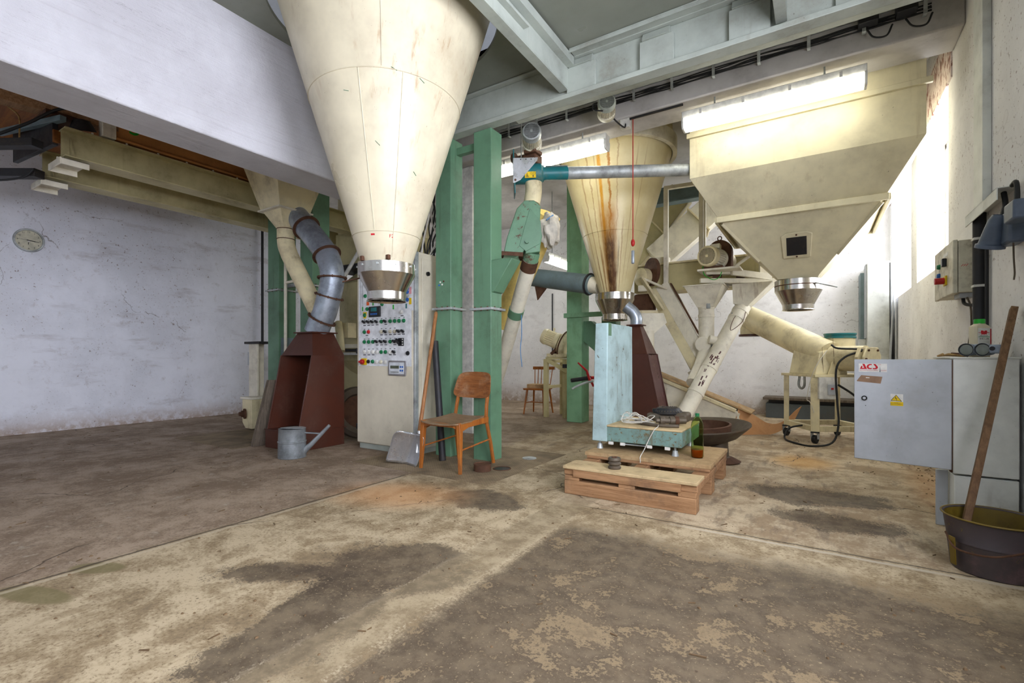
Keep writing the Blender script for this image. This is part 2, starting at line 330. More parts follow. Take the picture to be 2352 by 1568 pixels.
# ------------------------------------------------------------------ mesh helpers
class B:
    def __init__(s): s.bm = bmesh.new()
    def poly(s, pts, faces):
        vs = [s.bm.verts.new(p) for p in pts]
        for f in faces:
            try: s.bm.faces.new([vs[i] for i in f])
            except ValueError: pass
        return s
    def box(s, x0, x1, y0, y1, z0, z1):
        p = [(x,y,z) for z in (z0,z1) for y in (y0,y1) for x in (x0,x1)]
        return s.poly(p, [(0,2,3,1),(4,5,7,6),(0,1,5,4),(2,6,7,3),(0,4,6,2),(1,3,7,5)])
    def hexa(s, bot, top):
        return s.poly(list(bot)+list(top), [(3,2,1,0),(4,5,6,7),(0,1,5,4),(1,2,6,5),(2,3,7,6),(3,0,4,7)])
    def bar(s, p, q, w, h, up=(0,0,1)):
        p, q = V(p), V(q); d = (q-p).normalized(); u = V(up)
        if abs(d.dot(u)) > .98: u = V((1,0,0))
        a = d.cross(u).normalized()*w/2; b = a.cross(d).normalized()*h/2
        return s.hexa([p-a-b, p+a-b, p+a+b, p-a+b], [q-a-b, q+a-b, q+a+b, q-a+b])
    def loft(s, rings, cap=True, closed=False):
        R = [[s.bm.verts.new(p) for p in r] for r in rings]; n = len(R[0])
        m = len(R)
        for i in range(m if closed else m-1):
            for j in range(n):
                try: s.bm.faces.new((R[i][j], R[i][(j+1)%n], R[(i+1)%m][(j+1)%n], R[(i+1)%m][j]))
                except ValueError: pass
        if cap and not closed:
            s.bm.faces.new(R[0][::-1]); s.bm.faces.new(R[-1])
        return s
    def tube(s, pts, r, n=10, cap=True):
        pts = [V(p) for p in pts]; rr = r if isinstance(r, (list, tuple)) else [r]*len(pts)
        rings = []; nrm = None
        for i, p in enumerate(pts):
            t = (pts[min(i+1, len(pts)-1)]-pts[max(i-1, 0)]).normalized()
            if nrm is None:
                nrm = t.orthogonal().normalized()
            else:
                nrm = (nrm - t*nrm.dot(t)).normalized()
            bi = t.cross(nrm)
            k = 1
            if 0 < i < len(pts)-1:
                a, b = (p-pts[i-1]).normalized(), (pts[i+1]-p).normalized(); k = 1
            rings.append([p + (nrm*math.cos(2*PI*j/n) + bi*math.sin(2*PI*j/n))*rr[i]*k for j in range(n)])
        return s.loft(rings, cap)
    def lathe(s, o, prof, n=48, ax=(0,0,1), cap=True):
        o = V(o); q = V((0,0,1)).rotation_difference(V(ax).normalized())
        rings = [[o + q @ V((r*math.cos(2*PI*j/n), r*math.sin(2*PI*j/n), z)) for j in range(n)] for r, z in prof]
        return s.loft(rings, cap)
    def cyl(s, p, q, r, r2=None, n=24):
        p, q = V(p), V(q); L = (q-p).length
        return s.lathe(p, [(r,0),(r if r2 is None else r2, L)], n, q-p)
    def ring(s, o, R, r, n=48, m=8, ax=(0,0,1)):
        o = V(o); q = V((0,0,1)).rotation_difference(V(ax).normalized())
        rings = [[o + q @ V(((R+r*math.cos(2*PI*k/m))*math.cos(2*PI*j/n), (R+r*math.cos(2*PI*k/m))*math.sin(2*PI*j/n), r*math.sin(2*PI*k/m))) for k in range(m)] for j in range(n)]
        return s.loft(rings, False, True)
    def prism(s, pts, vec):
        pts = [V(p) for p in pts]; vec = V(vec); n = len(pts)
        vs = [s.bm.verts.new(p) for p in pts]; ws = [s.bm.verts.new(p+vec) for p in pts]
        s.bm.faces.new(vs[::-1]); s.bm.faces.new(ws)
        for i in range(n): s.bm.faces.new((vs[i], vs[(i+1)%n], ws[(i+1)%n], ws[i]))
        return s
    def ball(s, c, r, seg=16, M_=None):
        rx, ry, rz = r if isinstance(r, (tuple, list)) else (r, r, r)
        mt = MX.Translation(c) @ (M_ or MX.Identity(4)) @ MX.Diagonal((rx, ry, rz, 1))
        bmesh.ops.create_uvsphere(s.bm, u_segments=seg, v_segments=max(6, seg//2), radius=1, matrix=mt); return s
    def xf(s, m):
        bmesh.ops.transform(s.bm, matrix=m, verts=s.bm.verts); return s

ORG = {}
def finish(name, b, mat, org, bevel=0, smooth=35, solid=0):
    bm = b.bm
    bmesh.ops.recalc_face_normals(bm, faces=bm.faces)
    bmesh.ops.translate(bm, vec=-V(org), verts=bm.verts)
    lim = math.radians(smooth)
    for f in bm.faces: f.smooth = True
    for e in bm.edges:
        if len(e.link_faces) == 2: e.smooth = e.calc_face_angle(PI) < lim
    me = bpy.data.meshes.new(name); bm.to_mesh(me); bm.free()
    o = bpy.data.objects.new(name, me); COL.objects.link(o)
    if mat is not None: me.materials.append(mat if not isinstance(mat, str) else M[mat])
    if solid:
        md = o.modifiers.new('solid', 'SOLIDIFY'); md.thickness = solid; md.offset = 0
    if bevel:
        md = o.modifiers.new('bevel', 'BEVEL'); md.width = bevel; md.segments = 2; md.limit_method = 'ANGLE'; md.angle_limit = math.radians(40)
    return o
def thing(name, label, cat, loc, group=None):
    o = bpy.data.objects.new(name, None); COL.objects.link(o); o.location = loc; o.empty_display_size = .1
    o['label'] = label; o['category'] = cat
    if group: o['group'] = group
    ORG[o.name] = V(loc); return o
def part(name, parent, b, mat, bevel=0, smooth=35, label=None, solid=0, stuff=False):
    org = ORG[parent.name]
    o = finish(name, b, mat, org, bevel, smooth, solid); o.parent = parent; ORG[o.name] = org
    if label: o['label'] = label
    if stuff: o['kind'] = 'stuff'
    return o
def single(name, label, cat, b, mat, bevel=0, smooth=35, group=None, solid=0):
    vs = [v.co for v in b.bm.verts]
    org = V(((min(v.x for v in vs)+max(v.x for v in vs))/2, (min(v.y for v in vs)+max(v.y for v in vs))/2, min(v.z for v in vs)))
    o = finish(name, b, mat, org, bevel, smooth, solid); o.location = org; ORG[o.name] = org
    o['label'] = label; o['category'] = cat
    if group: o['group'] = group
    return o
def struct(name, b, mat, bevel=0, parent=None):
    o = finish(name, b, mat, (0,0,0), bevel)
    ORG[o.name] = V((0,0,0))
    if parent: o.parent = parent
    else: o['kind'] = 'structure'
    return o
def text(name, parent, s, O, U, W, size, mat, th=.0006, align='CENTER'):
    """lettering standing on a plane: O centre, U reading direction, W up"""
    cu = bpy.data.curves.new('t', 'FONT'); cu.body = s; cu.size = size; cu.extrude = th; cu.align_x = align; cu.align_y = 'CENTER'
    o = bpy.data.objects.new('t', cu); COL.objects.link(o)
    dg = bpy.context.evaluated_depsgraph_get(); dg.update()
    me = bpy.data.meshes.new_from_object(o.evaluated_get(dg)); bpy.data.objects.remove(o)
    U, W = V(U).normalized(), V(W).normalized(); N = U.cross(W)
    m = MX(((U.x,W.x,N.x,O[0]),(U.y,W.y,N.y,O[1]),(U.z,W.z,N.z,O[2]),(0,0,0,1)))
    b = B(); b.bm.from_mesh(me); b.xf(m); bpy.data.meshes.remove(me)
    return part(name, parent, b, mat)
def onplane(O, U, W, pts, off=0, th=.001):
    """flat shape lying on a plane, pts in plane coordinates"""
    O, U, W = V(O), V(U).normalized(), V(W).normalized(); N = U.cross(W)
    return B().prism([O + U*a + W*c + N*off for a, c in pts], N*th)
def rect(a0, a1, c0, c1): return [(a0,c0),(a1,c0),(a1,c1),(a0,c1)]
def circ(a, c, r, n=20): return [(a+r*math.cos(2*PI*i/n), c+r*math.sin(2*PI*i/n)) for i in range(n)]
def sq(cx, cy, h, z, h2=None): 
    h2 = h if h2 is None else h2
    return [(cx-h,cy-h2,z),(cx+h,cy-h2,z),(cx+h,cy+h2,z),(cx-h,cy+h2,z)]
def bez(pts, n=8):
    """smooth path through points"""
    P = [V(p) for p in pts]; P = [P[0]*2-P[1]] + P + [P[-1]*2-P[-2]]; out = []
    for i in range(1, len(P)-2):
        for k in range(n):
            t = k/n; a, b, c, d = P[i-1], P[i], P[i+1], P[i+2]
            out.append(.5*((2*b) + (c-a)*t + (2*a-5*b+4*c-d)*t*t + (3*b-a-3*c+d)*t**3))
    out.append(P[-2]); return out


# ------------------------------------------------------------------ the setting
WX, LX, BY, FY = .945, -8.7, 9.4, -3.2
struct('floor', B().box(LX-.2, WX+.4, FY, BY+.2, -.12, 0), 'floor')
struct('wall_left', B().box(LX-.2, LX, FY, BY+.2, 0, 4.6), 'walll')
struct('wall_back', B().box(LX, WX+.4, BY, BY+.2, 0, 4.3), 'wallb')
wins = [(-2.6,-.5,1.1,3.25), (.35,2.35,1.1,3.25), (5.45,6.976,1.83,3.32), (7.36,9.135,1.83,3.32)]  # first two are out of view, added to brighten the near bay
w = B(); y = FY
for y0, y1, z0, z1 in wins:
    w.box(WX, WX+.4, y, y0, 0, 4.3); w.box(WX, WX+.4, y0, y1, 0, z0); w.box(WX, WX+.4, y0, y1, z1, 4.3); y = y1
w.box(WX, WX+.4, y, BY, 0, 4.3)
struct('wall_right', w, 'wallr')
struct('trim_1', B().box(WX-.012, WX+.39, 5.3, 9.35, 3.322, 3.75), 'brick')
for i, (y0, y1, z0, z1) in enumerate(wins):
    f = B()
    t = .05
    f.box(WX+.24, WX+.29, y0, y0+t, z0, z1).box(WX+.24, WX+.29, y1-t, y1, z0, z1).box(WX+.24, WX+.29, y0, y1, z0, z0+t).box(WX+.24, WX+.29, y0, y1, z1-t, z1)
    o = struct('window_%d' % (i+1), f, 'creamw')
    struct('pane', B().box(WX+.258, WX+.27, y0+t, y1-t, z0+t, z1-t), 'daylight' if i > 1 else 'daylight_added', 0, o)
    m = B().box(WX+.25, WX+.28, (y0+y1)/2-.02, (y0+y1)/2+.02, z0, z1); struct('mullion', m, 'creamw', 0, o)

# ceiling plate with the round opening for the big hopper
HX, HY, HR, CZ = -2.75, 2.55, .84, 3.56
c = B(); n = 96
rx0, rx1, ry0, ry1 = -3.66, -1.84, 1.4, 3.86
angs = sorted([2*PI*i/n for i in range(n)] + [math.atan2(yy-HY, xx-HX) % (2*PI) for xx in (rx0,rx1) for yy in (ry0,ry1)])
def hitrect(a):
    dx, dy = math.cos(a), math.sin(a); t = 1e9
    if abs(dx) > 1e-6: t = min(t, ((rx1 if dx > 0 else rx0)-HX)/dx)
    if abs(dy) > 1e-6: t = min(t, ((ry1 if dy > 0 else ry0)-HY)/dy)
    return (HX+dx*t, HY+dy*t)
inn = [(HX+HR*math.cos(a), HY+HR*math.sin(a)) for a in angs]; outr = [hitrect(a) for a in angs]
c.loft([[(x,y,CZ) for x,y in inn], [(x,y,CZ) for x,y in outr], [(x,y,CZ+.03) for x,y in outr], [(x,y,CZ+.03) for x,y in inn]], False, True)
c.box(rx0, rx1, FY, ry0, CZ, CZ+.03); c.box(rx1, WX+.4, FY, ry1, CZ, CZ+.03)
struct('ceiling', c, 'steelgrey2')
struct('ceiling_rear', B().box(LX-.2, WX+.4, 3.86, BY+.2, 4.0, 4.05), 'concg')
struct('ceiling_planks', B().box(LX-.2, -4.06, FY, 3.86, 3.7, 3.75), 'planks')
struct('trim_2', B().box(-4.06, WX+.4, 3.86, 3.9, CZ-.02, 4.05), 'steelgrey')
struct('concrete_beam', B().box(-4.06, -3.66, FY, 4.25, 2.58, CZ+.14), 'beamw', .012)
struct('concrete_beam_rear', B().box(-4.6, WX, 4.87, 5.27, 3.51, 4.0), 'concg', .015)
# upper storey seen through the gap round the hopper
struct('wall_upper', B().box(-5.2, -5.1, FY, 6, 3.8, 6.2).box(-5.2, 1.3, 6, 6.1, 4.05, 6.2), 'concw')
# steel girder and joists carrying the ceiling plate
g = B().box(-3.66, WX, 3.755, 3.775, 3.22, 3.54).box(-3.66, WX, 3.68, 3.79, 3.20, 3.24).box(-3.66, WX, 3.70, 3.88, 3.54, 3.558)
gi = struct('steel_girder', g, 'steelgrey', .004)
for i, x in enumerate((-1.81, -1.178, -.532, .1)):
    struct('stiffener', B().box(x, x+.262, 3.715, 3.755, 3.221, 3.47), 'steelgrey', .003, gi)
    struct('clip', B().prism([(x+.02,3.70,3.47),(x+.02,3.754,3.47),(x+.02,3.754,3.535),(x+.02,3.73,3.535)], (.21,0,0)), 'steelgrey', .002, gi)
j = B().box(-1.885, -1.80, FY, 3.727, 3.29, 3.30).box(-1.81, -1.80, FY, 3.727, 3.30, 3.555).box(-1.885, -1.80, FY, 3.727, 3.545, 3.557)
ji = struct('steel_joist', j, 'steelgrey', .003)
struct('ledge', B().box(-1.80, -1.735, FY, 3.70, 3.47, 3.478).box(-1.745, -1.735, FY, 3.70, 3.478, 3.54), 'steelgrey', .002, ji)
struct('clip', B().box(-1.80, -1.75, 2.62, 2.98, 3.38, 3.388).box(-1.80, -1.792, 2.62, 2.98, 3.388, 3.46), 'steelgrey', .002, ji)
j = B().box(-.24, -.17, FY, 3.727, 3.27, 3.28).box(-.18, -.17, FY, 3.727, 3.28, 3.555)
struct('steel_joist', j, 'steelgrey', .003)
struct('steel_joist', B().box(-1.79, -.24, 2.2, 2.26, 3.46, 3.557), 'steelgrey', .003)
struct('trim_3', B().box(-1.735, .94, 3.60, 3.70, 3.545, 3.556).box(-1.735, .94, 3.60, 3.608, 3.52, 3.545), 'steelgrey', .002)

# ------------------------------------------------------------------ big cone hopper, near
def cone_hopper(name, label, x, y, za, k, ztop, rings, rmat, seams, lid=True, group=None):
    t = thing(name, label, 'hopper', (x, y, rings[-1][1]), group)
    z0 = rings[0][1]; r0 = k*(z0-.03-za)
    rt = k*(ztop-za)
    b = B().lathe((x,y,0), [(r0, z0-.03), (rt, ztop), (rt, ztop+.45), (rt-.02, ztop+.45), (rt-.02, ztop), (r0-.008, z0-.03)], 96)
    part('cone', t, b, rmat)
    for z in seams: part('weld_seam', t, B().ring((x,y,z), k*(z-za)+.001, .004, 96, 6), rmat)
    prof = [(r, z) for r, z in rings]
    b = B().lathe((x,y,0), prof + [(r-.006, z) for r, z in prof[::-1]], 72, cap=False)
    part('outlet_ring', t, b, 'stain', smooth=18, label='polished steel outlet ring')
    for i in range(10):
        a = 2*PI*i/10+.2; R = rings[0][0]; zz = (rings[0][1]+rings[1][1])/2+.015
        part('bolt', t, B().cyl((x+R*math.cos(a), y+R*math.sin(a), zz), (x+(R+.008)*math.cos(a), y+(R+.008)*math.sin(a), zz), .008, n=8), 'galvd')
    return t
h1 = cone_hopper('cone_hopper', 'large cream cone hopper hanging through the ceiling in front of the control cabinet', HX, HY, 1.089, .308, 4.5,
    [(.211,1.695),(.211,1.62),(.142,1.488),(.140,1.432),(.150,1.42)], 'cream', (2.87, 1.895))
# vertical weld and its rusty slide gate
def onc(a, z, off=.002):
    r = .308*(z-1.089)+off; return (HX+r*math.cos(a), HY+r*math.sin(a), z)
b = B().tube([onc(math.radians(-32), z) for z in (1.72, 2.0, 2.4, 2.868)], .003, 6); part('weld_seam', h1, b, 'cream')
b = B().tube([onc(math.radians(-46), z) for z in (2.88, 3.2, 3.6, 4.2)], .004, 6); part('weld_seam', h1, b, 'cream')
b = B().tube([onc(math.radians(-62), z) for z in (1.9, 2.3, 2.866)], .003, 6); part('weld_seam', h1, b, 'cream')
b = B().bar((HX-.21, HY-.02, 1.625), (HX-.31, HY-.16, 1.575), .035, .008); part('slide_handle', h1, b, 'rust', .002, label='rusty flat slide handle')
for a in (-100, -40):
    p = onc(math.radians(a), 1.715, .012); part('lug', h1, B().box(p[0]-.014, p[0]+.014, p[1]-.012, p[1]+.012, 1.7, 1.735), 'rust', .004)
for a, z, l in ((-53,2.45,.09), (-14,2.30,.07), (-75,2.75,.03), (-40,2.88,.05), (-20,2.86,.06)):
    p, q = onc(math.radians(a), z, .001), onc(math.radians(a+4), z-l*.3, .001)
    part('paint_chip', h1, B().bar(p, q, .008, .002), 'green')
nx = math.radians(-35); p = onc(nx, 1.86, .001)
text('marking', h1, 'F2', p, (math.cos(nx+PI/2), math.sin(nx+PI/2), 0), (math.cos(nx)*.3, math.sin(nx)*.3, .95), .035, 'redink')
nx = math.radians(-66); p = onc(nx, 1.87, .001)
part('small_sticker', h1, onplane(p, (math.cos(nx+PI/2), math.sin(nx+PI/2), 0), (math.cos(nx)*.3, math.sin(nx)*.3, .95), rect(-.014,.014,-.006,.006)), 'redink')

# rust-streaked cone hopper, farther
RX, RY = -2.28, 6.135
h2 = cone_hopper('cone_hopper', 'cream cone hopper streaked with orange and brown rust runs behind the lit tube', RX, RY, 1.18, .295, 3.66,
    [(.255,1.844),(.255,1.756),(.165,1.57),(.163,1.50),(.172,1.49)], 'rustcone', (2.6,))
part('rim', h2, B().lathe((RX,RY,0), [(.735,3.62),(.79,3.62),(.79,3.80),(.77,3.80),(.77,3.66),(.735,3.66)], 96, cap=False), 'creamw', .004)

# square bin on the window side
t = thing('square_bin', 'big square cream feed bin with pyramid bottom hanging by the window wall', 'hopper', (-.18, 6.25, 1.527))
SX, SY = -.18, 6.25
pr = [(.96,3.92),(.96,2.89),(.705,2.47),(.20,1.88),(.19,1.86)]
part('bin_body', t, B().loft([sq(SX,SY,s,z) for s,z in pr], True), 'hopperw', .004, 20)
rb = B().bar((SX-.985,SY-.975,3.33),(SX+1.0,SY-.975,3.33),.035,.05)
part('rim_bar', t, rb, 'hopperw', .004)
s = .715
for a, c_ in (((-1,-1),(1,-1)), ((1,-1),(1,1)), ((1,1),(-1,1)), ((-1,1),(-1,-1))):
    part('band_bar', t, B().bar((SX+a[0]*(s+.02),SY+a[1]*(s+.005),2.47),(SX+c_[0]*(s+.02),SY+c_[1]*(s+.005),2.47),.03,.06), 'hopperw', .004)
for sx in (-1, 1):
    part('corner_rib', t, B().bar((SX+sx*.69,SY-.66,2.44),(SX+sx*.36,SY-.33,2.06),.03,.05,(0,1,0)), 'hopperw', .003)
# inspection hatch on the lower front slope
O = V((SX, SY-.457, 2.17)); W = V((0,-.505,.59)).normalized(); U = V((1,0,0))
fr = onplane(O, U, W, [(-.125,-.145),(.125,-.145),(.14,.12),(.09,.15),(-.09,.15),(-.14,.12)], 0, .02); fo = part('hatch_frame', t, fr, 'hopperw', .006)
part('hatch_mesh', t, onplane(O, U, W, rect(-.09,.09,-.11,.10), .018, .006), 'dark', label='dark mesh window of the hatch')
part('bolt', t, onplane(O, U, W, circ(0,.125,.009,8), .02, .006), 'rust'); part('bolt', t, onplane(O, U, W, circ(0,-.128,.009,8), .02, .006), 'rust')
prof = [(.232,1.856),(.232,1.74),(.155,1.585),(.152,1.535),(.160,1.525)]
part('outlet_ring', t, B().lathe((SX,SY,0), prof+[(r-.006,z) for r,z in prof[::-1]], 72, cap=False), 'stain', smooth=18, label='polished steel outlet ring')
part('gate_slot', t, B().lathe((SX,SY,0), [(.2335,1.79),(.2335,1.80),(.2,1.80),(.2,1.79)], 72, cap=False), 'rust')
part('slide_handle', t, B().bar((SX+.16,SY-.18,1.80),(SX+.36,SY-.14,1.74),.03,.008), 'galvd', .002)

# ------------------------------------------------------------------ fluorescent lights
def lamp(name, label, c, L, along='X', rod=None, mat='lamp'):
    x, y, z = c
    t = thing(name, label, 'ceiling light', (x, y, z))
    m = MX.Translation(c) @ (MX.Rotation(PI/2, 4, 'Z') if along == 'Y' else MX.Identity(4))
    h = L/2
    part('housing', t, B().prism([(-h,-.055,.10),(-h,.055,.10),(-h,.065,.17),(-h,-.065,.17)], (L,0,0)).xf(m), 'white', .006)
    part('diffuser', t, B().loft([[(sx*(h-.012+.012*k),-.045-.02*k,.02+.085*k) if False else (sx,yy,zz) for yy,zz in ((-.05,.0),(.05,.0),(.07,.05),(.07,.098),(-.07,.098),(-.07,.05))] for sx in (-h+.02, h-.02)]).xf(m), mat, .01)
    for sx in (-1, 1): part('end_cap', t, B().prism([(0,-.052,-.002),(0,.052,-.002),(0,.073,.05),(0,.073,.104),(0,-.073,.104),(0,-.073,.05)], (.02,0,0)).xf(m @ MX.Translation((sx*(h-.01)-.01,0,0))), 'white', .004)
    for k in range(4):
        xx = -h+.18+k*(L-.36)/3
        part('clip', t, B().box(xx-.012, xx+.012, -.0775, -.069, .10, .15).xf(m), 'white', .002)
    for sx in (-1, 1): part('hanger', t, B().cyl((sx*h*.6,0,.165),(sx*h*.6,0,rod or .262), .008, n=8).xf(m), 'galvd')
    return t
lamp('fluorescent_light', 'long lit fluorescent light in front of the square cream bin', (-.39, 4.95, 3.25), 1.48)
lamp('fluorescent_light', 'lit fluorescent light behind the motor with the square fan grid', (-2.66, 4.95, 3.25), 1.48)
lamp('fluorescent_light', 'small lit fluorescent light far back beside the green post', (-4.05, 8.07, 2.69), 1.2, 'Y', 1.31, 'lamp_back')
lamp('fluorescent_light', 'added unseen fluorescent light over the mixer behind the twin green ducts', (-6.6, 7.6, 2.9), 1.2, 'Y', 1.1, 'lamp_back')  # hidden lamp added to brighten the back wall
lamp('fluorescent_light', 'added unseen fluorescent light behind the square cream bin near the back wall', (0, 8.2, 3.4), 1.2, 'X', .6, 'lamp_back')  # second added lamp, kept out of sight, lifts the back bay

# ------------------------------------------------------------------ cable run on the rear beam
t = thing('cable_tray', 'long bundle of black cables clipped to a grey rail along the concrete beam', 'cable tray', (-1.2, 4.86, 3.6))
part('rail', t, B().box(-3.3, .9, 4.835, 4.87, 3.77, 3.815), 'galvd', .003)
random.seed(3)
for k in range(6):
    pts = [(-3.4+i*.18, 4.835-.012*(k%2)-random.uniform(0,.012), 3.715-.012*k+random.uniform(-.008,.008)) for i in range(24)]
    part('cable', t, B().tube(bez(pts, 3), .006, 6), 'rubber')
for k in range(11):
    x = -3.1+k*.38
    part('clip', t, B().box(x-.013, x+.013, 4.795, 4.84, 3.63, 3.638).box(x-.013, x+.013, 4.79, 4.797, 3.63, 3.80).box(x-.013, x+.013, 4.79, 4.84, 3.795, 3.802), 'galvd', .002)
single('steel_channel', 'long grey steel channel running between girder and concrete beam', 'steel channel', B().box(-2.6,.94,4.14,4.15,3.41,3.50).box(-2.6,.94,4.15,4.22,3.41,3.418), 'steelgrey', .002)
t = thing('junction_box', 'two dusty black junction boxes with hanging cables on the beam by the window wall', 'junction box', (.35, 4.78, 3.6))
for k, x in enumerate((.28, .52)):
    part('box', t, B().box(x, x+.13, 4.72, 4.84, 3.66, 3.80), 'black', .006)
    part('cable', t, B().tube(bez([(x+.06,4.77,3.62),(x+.1,4.75,3.54),(x+.18,4.76,3.53),(x+.22,4.79,3.62)]), .007, 8), 'rubber')
t = thing('junction_box', 'small white junction box with black cable under the concrete beam', 'junction box', (-1.72, 4.93, 3.43))
part('box', t, B().box(-1.76,-1.66,4.89,4.96,3.42,3.512), 'white', .004)
part('cable', t, B().tube(bez([(-1.80,4.55,3.50),(-1.74,4.7,3.42),(-1.70,4.85,3.40),(-1.70,4.9,3.46)]), .008, 8), 'rubber')
part('trunking', t, B().box(-1.66,-1.12,4.90,4.92,3.492,3.511), 'dark', .002)

# ------------------------------------------------------------------ motors
def motor(t, o, ax, r, L, mat='creamw', fins=36, grid=True, up=(0,0,1), capmat=None, depth=.28):
    """electric motor parts on thing t; o centre of the fan end, ax from fan end into the body"""
    ax = V(ax).normalized(); z = -ax; x = V(up).cross(z).normalized(); y = z.cross(x)
    m = MX(((x.x,y.x,z.x,o[0]),(x.y,y.y,z.y,o[1]),(x.z,y.z,z.z,o[2]),(0,0,0,1)))
    n = fins*4; ring = []
    for zz in (-L, -L*depth):
        ring.append([((r*(.95 if (i//2)%2 else .84))*math.cos(2*PI*i/n), (r*(.95 if (i//2)%2 else .84))*math.sin(2*PI*i/n), zz) for i in range(n)])
    part('motor_body', t, B().loft(ring).xf(m), mat, smooth=20)
    cap = part('fan_cover', t, B().lathe((0,0,0), [(r,-L*.3),(r,-.03),(r*.93,-.008),(r*.82,0),(r*.78,-.004),(r*.78,-.012)] if grid else [(r,-L*.3),(r,-.05),(r*.9,-.015),(r*.6,0)], 40).xf(m), capmat or mat)
    if grid:
        part('fan', cap, B().cyl((0,0,-.013),(0,0,-.009), r*.775).xf(m), 'black')
        gb = B(); k = 6; s_ = r*.76
        for i in range(-k, k+1):
            u = s_*i/(k+.5); h = math.sqrt(max(s_*s_-u*u, 1e-6)); wd = r*.013
            gb.box(u-wd,u+wd,-h,h,-.006,-.002); gb.box(-h,h,u-wd,u+wd,-.007,-.003)
        gb.cyl((0,0,-.008),(0,0,0), r*.14)
        part('grille', cap, gb.xf(m), capmat or mat)
    part('end_shield', t, B().lathe((0,0,0), [(r*.9,-L-.05),(r*1.02,-L-.03),(r*1.02,-L+.02),(r*.9,-L+.03)], 40).xf(m), mat)
    return m

# ------------------------------------------------------------------ bucket elevators (green ducts)
def duct(t, x0, x1, y0, y1, z1, zf, mat='green', name='duct'):
    part(name, t, B().box(x0,x1,y0,y1,0.001,z1), mat, .006)
    e = .028
    part('flange', t, B().box(x0-e,x1+e,y0-e,y1+e,zf-.012,zf+.012), 'galvd', .004, label='dusty bolted flange')
    k = 0
    for xx in (x0+.03, (x0+x1)/2, x1-.03):
        part('bolt', t, B().cyl((xx,y0-.016,zf-.02),(xx,y0-.016,zf+.022),.008,n=6), 'rust')
    for yy in (y0+.04, y1-.04):
        part('bolt', t, B().cyl((x1+.016,yy,zf-.02),(x1+.016,yy,zf+.022),.008,n=6), 'rust')
t = thing('bucket_elevator', 'tall green twin-duct bucket elevator standing behind the wooden chair', 'bucket elevator', (-2.96, 3.83, 0))
duct(t, -3.29, -3.09, 3.71, 3.90, 3.199, 1.488)
duct(t, -2.84, -2.63, 3.755, 3.94, 3.199, 1.466)
part('inlet_spout', t, B().prism([(-2.632,3.765,1.62),(-2.60,3.765,1.63),(-2.40,3.765,1.925),(-2.50,3.765,1.935),(-2.632,3.765,1.93)], (0,.165,0)), 'green', .006)
part('brace', t, B().box(-3.09,-2.84,3.80,3.86,3.05,3.12), 'green', .004)
for x, z, m in ((-3.24,1.73,'blue'),(-3.225,1.76,'white'),(-3.20,1.735,'white'),(-3.18,1.765,'rust')):
    part('screw', t, B().cyl((x,3.712,z),(x,3.704,z),.009,n=10), m)

t = thing('bucket_elevator', 'green twin-duct bucket elevator behind the brown hood and cream spout', 'bucket elevator', (-5.9, 4.0, 0))
duct(t, -6.52, -6.26, 3.84, 4.10, 3.69, 1.93)
duct(t, -5.77, -5.51, 3.84, 4.10, 3.69, 1.93)
part('tie_bar', t, B().bar((-6.26,3.95,1.99),(-5.77,3.95,1.99),.04,.05), 'galvd', .003)
part('patch', t, B().box(-6.259,-6.256,3.87,4.06,.9,1.27), 'bluegrey', label='blue-grey patch of bare metal')

t = thing('bucket_elevator', 'single green elevator duct with a cross bar between the spindle chair and scale', 'bucket elevator', (-2.95, 6.85, 0))
part('duct', t, B().box(-3.27,-3.02,6.71,6.99,.001,3.99), 'greenlt', .006)
part('duct', t, B().box(-2.72,-2.50,6.76,6.98,.6,1.6), 'green', .006)
part('cross_bar', t, B().box(-3.30,-2.42,6.66,6.71,1.605,1.675), 'greenlt', .004)
part('brace', t, B().prism([(-3.02,6.78,1.55),(-2.90,6.78,1.55),(-2.48,6.78,1.20),(-2.48,6.78,.86),(-2.60,6.78,.9),(-3.02,6.78,1.24)], (0,.16,0)), 'green', .004)
part('bracket', t, B().box(-3.36,-3.27,6.74,6.78,.83,.89), 'dark', .003)
t = thing('conveyor_boot', 'cream dirty conveyor boot standing behind the pale teal scale column', 'conveyor boot', (-2.55, 7.2, 0))
part('boot', t, B().box(-2.98,-2.3,7.15,7.45,.001,1.15), 'olivecream', .01)
part('bearing', t, B().cyl((-2.8,7.15,.28),(-2.8,7.11,.28),.07), 'rust')

# ------------------------------------------------------------------ auger with its drive above the diverter
t = thing('auger_conveyor', 'teal auger head with grey conveyor pipe running to the square cream bin', 'auger conveyor', (-2.5, 4.5, 2.83))
hx, hy, hz = -2.545, 4.42, 2.945
P0, P1 = V((hx-.05, hy-.02, hz+.005)), V((-1.0, 5.50, 3.03))
ax = (P1-P0).normalized()
part('conveyor_pipe', t, B().cyl(P0+ax*.42, P1, .064), 'galvd')
part('coupling', t, B().cyl(P0+ax*.14, P0+ax*.42, .068), 'teal', .003)
part('drum', t, B().lathe(P0-ax*.15, [(.10,0),(.105,.01),(.105,.28),(.085,.30),(.085,.31)], 40, ax), 'teal')
part('back_plate', t, B().bar(P0-ax*.16, P0-ax*.15, .20, .46), 'teal', .003)
side = ax.cross(V((0,0,1))).normalized()
Of = P0 + side*.112 + V((0,0,.0))
part('guard', t, onplane(Of, ax, (0,0,1), [(-.17,.13),(.09,.13),(.085,.10),(-.09,-.10),(-.15,-.13),(-.17,-.13)], 0, .004), 'alu', .002, label='triangular bare metal guard')
for a in (-.09,-.035,.02): part('screw', t, onplane(Of, ax, (0,0,1), circ(a,.112,.006,8), .003, .003), 'ink')
part('screw', t, onplane(Of, ax, (0,0,1), circ(-.145,-.10,.012,10), .003, .006), 'rust')
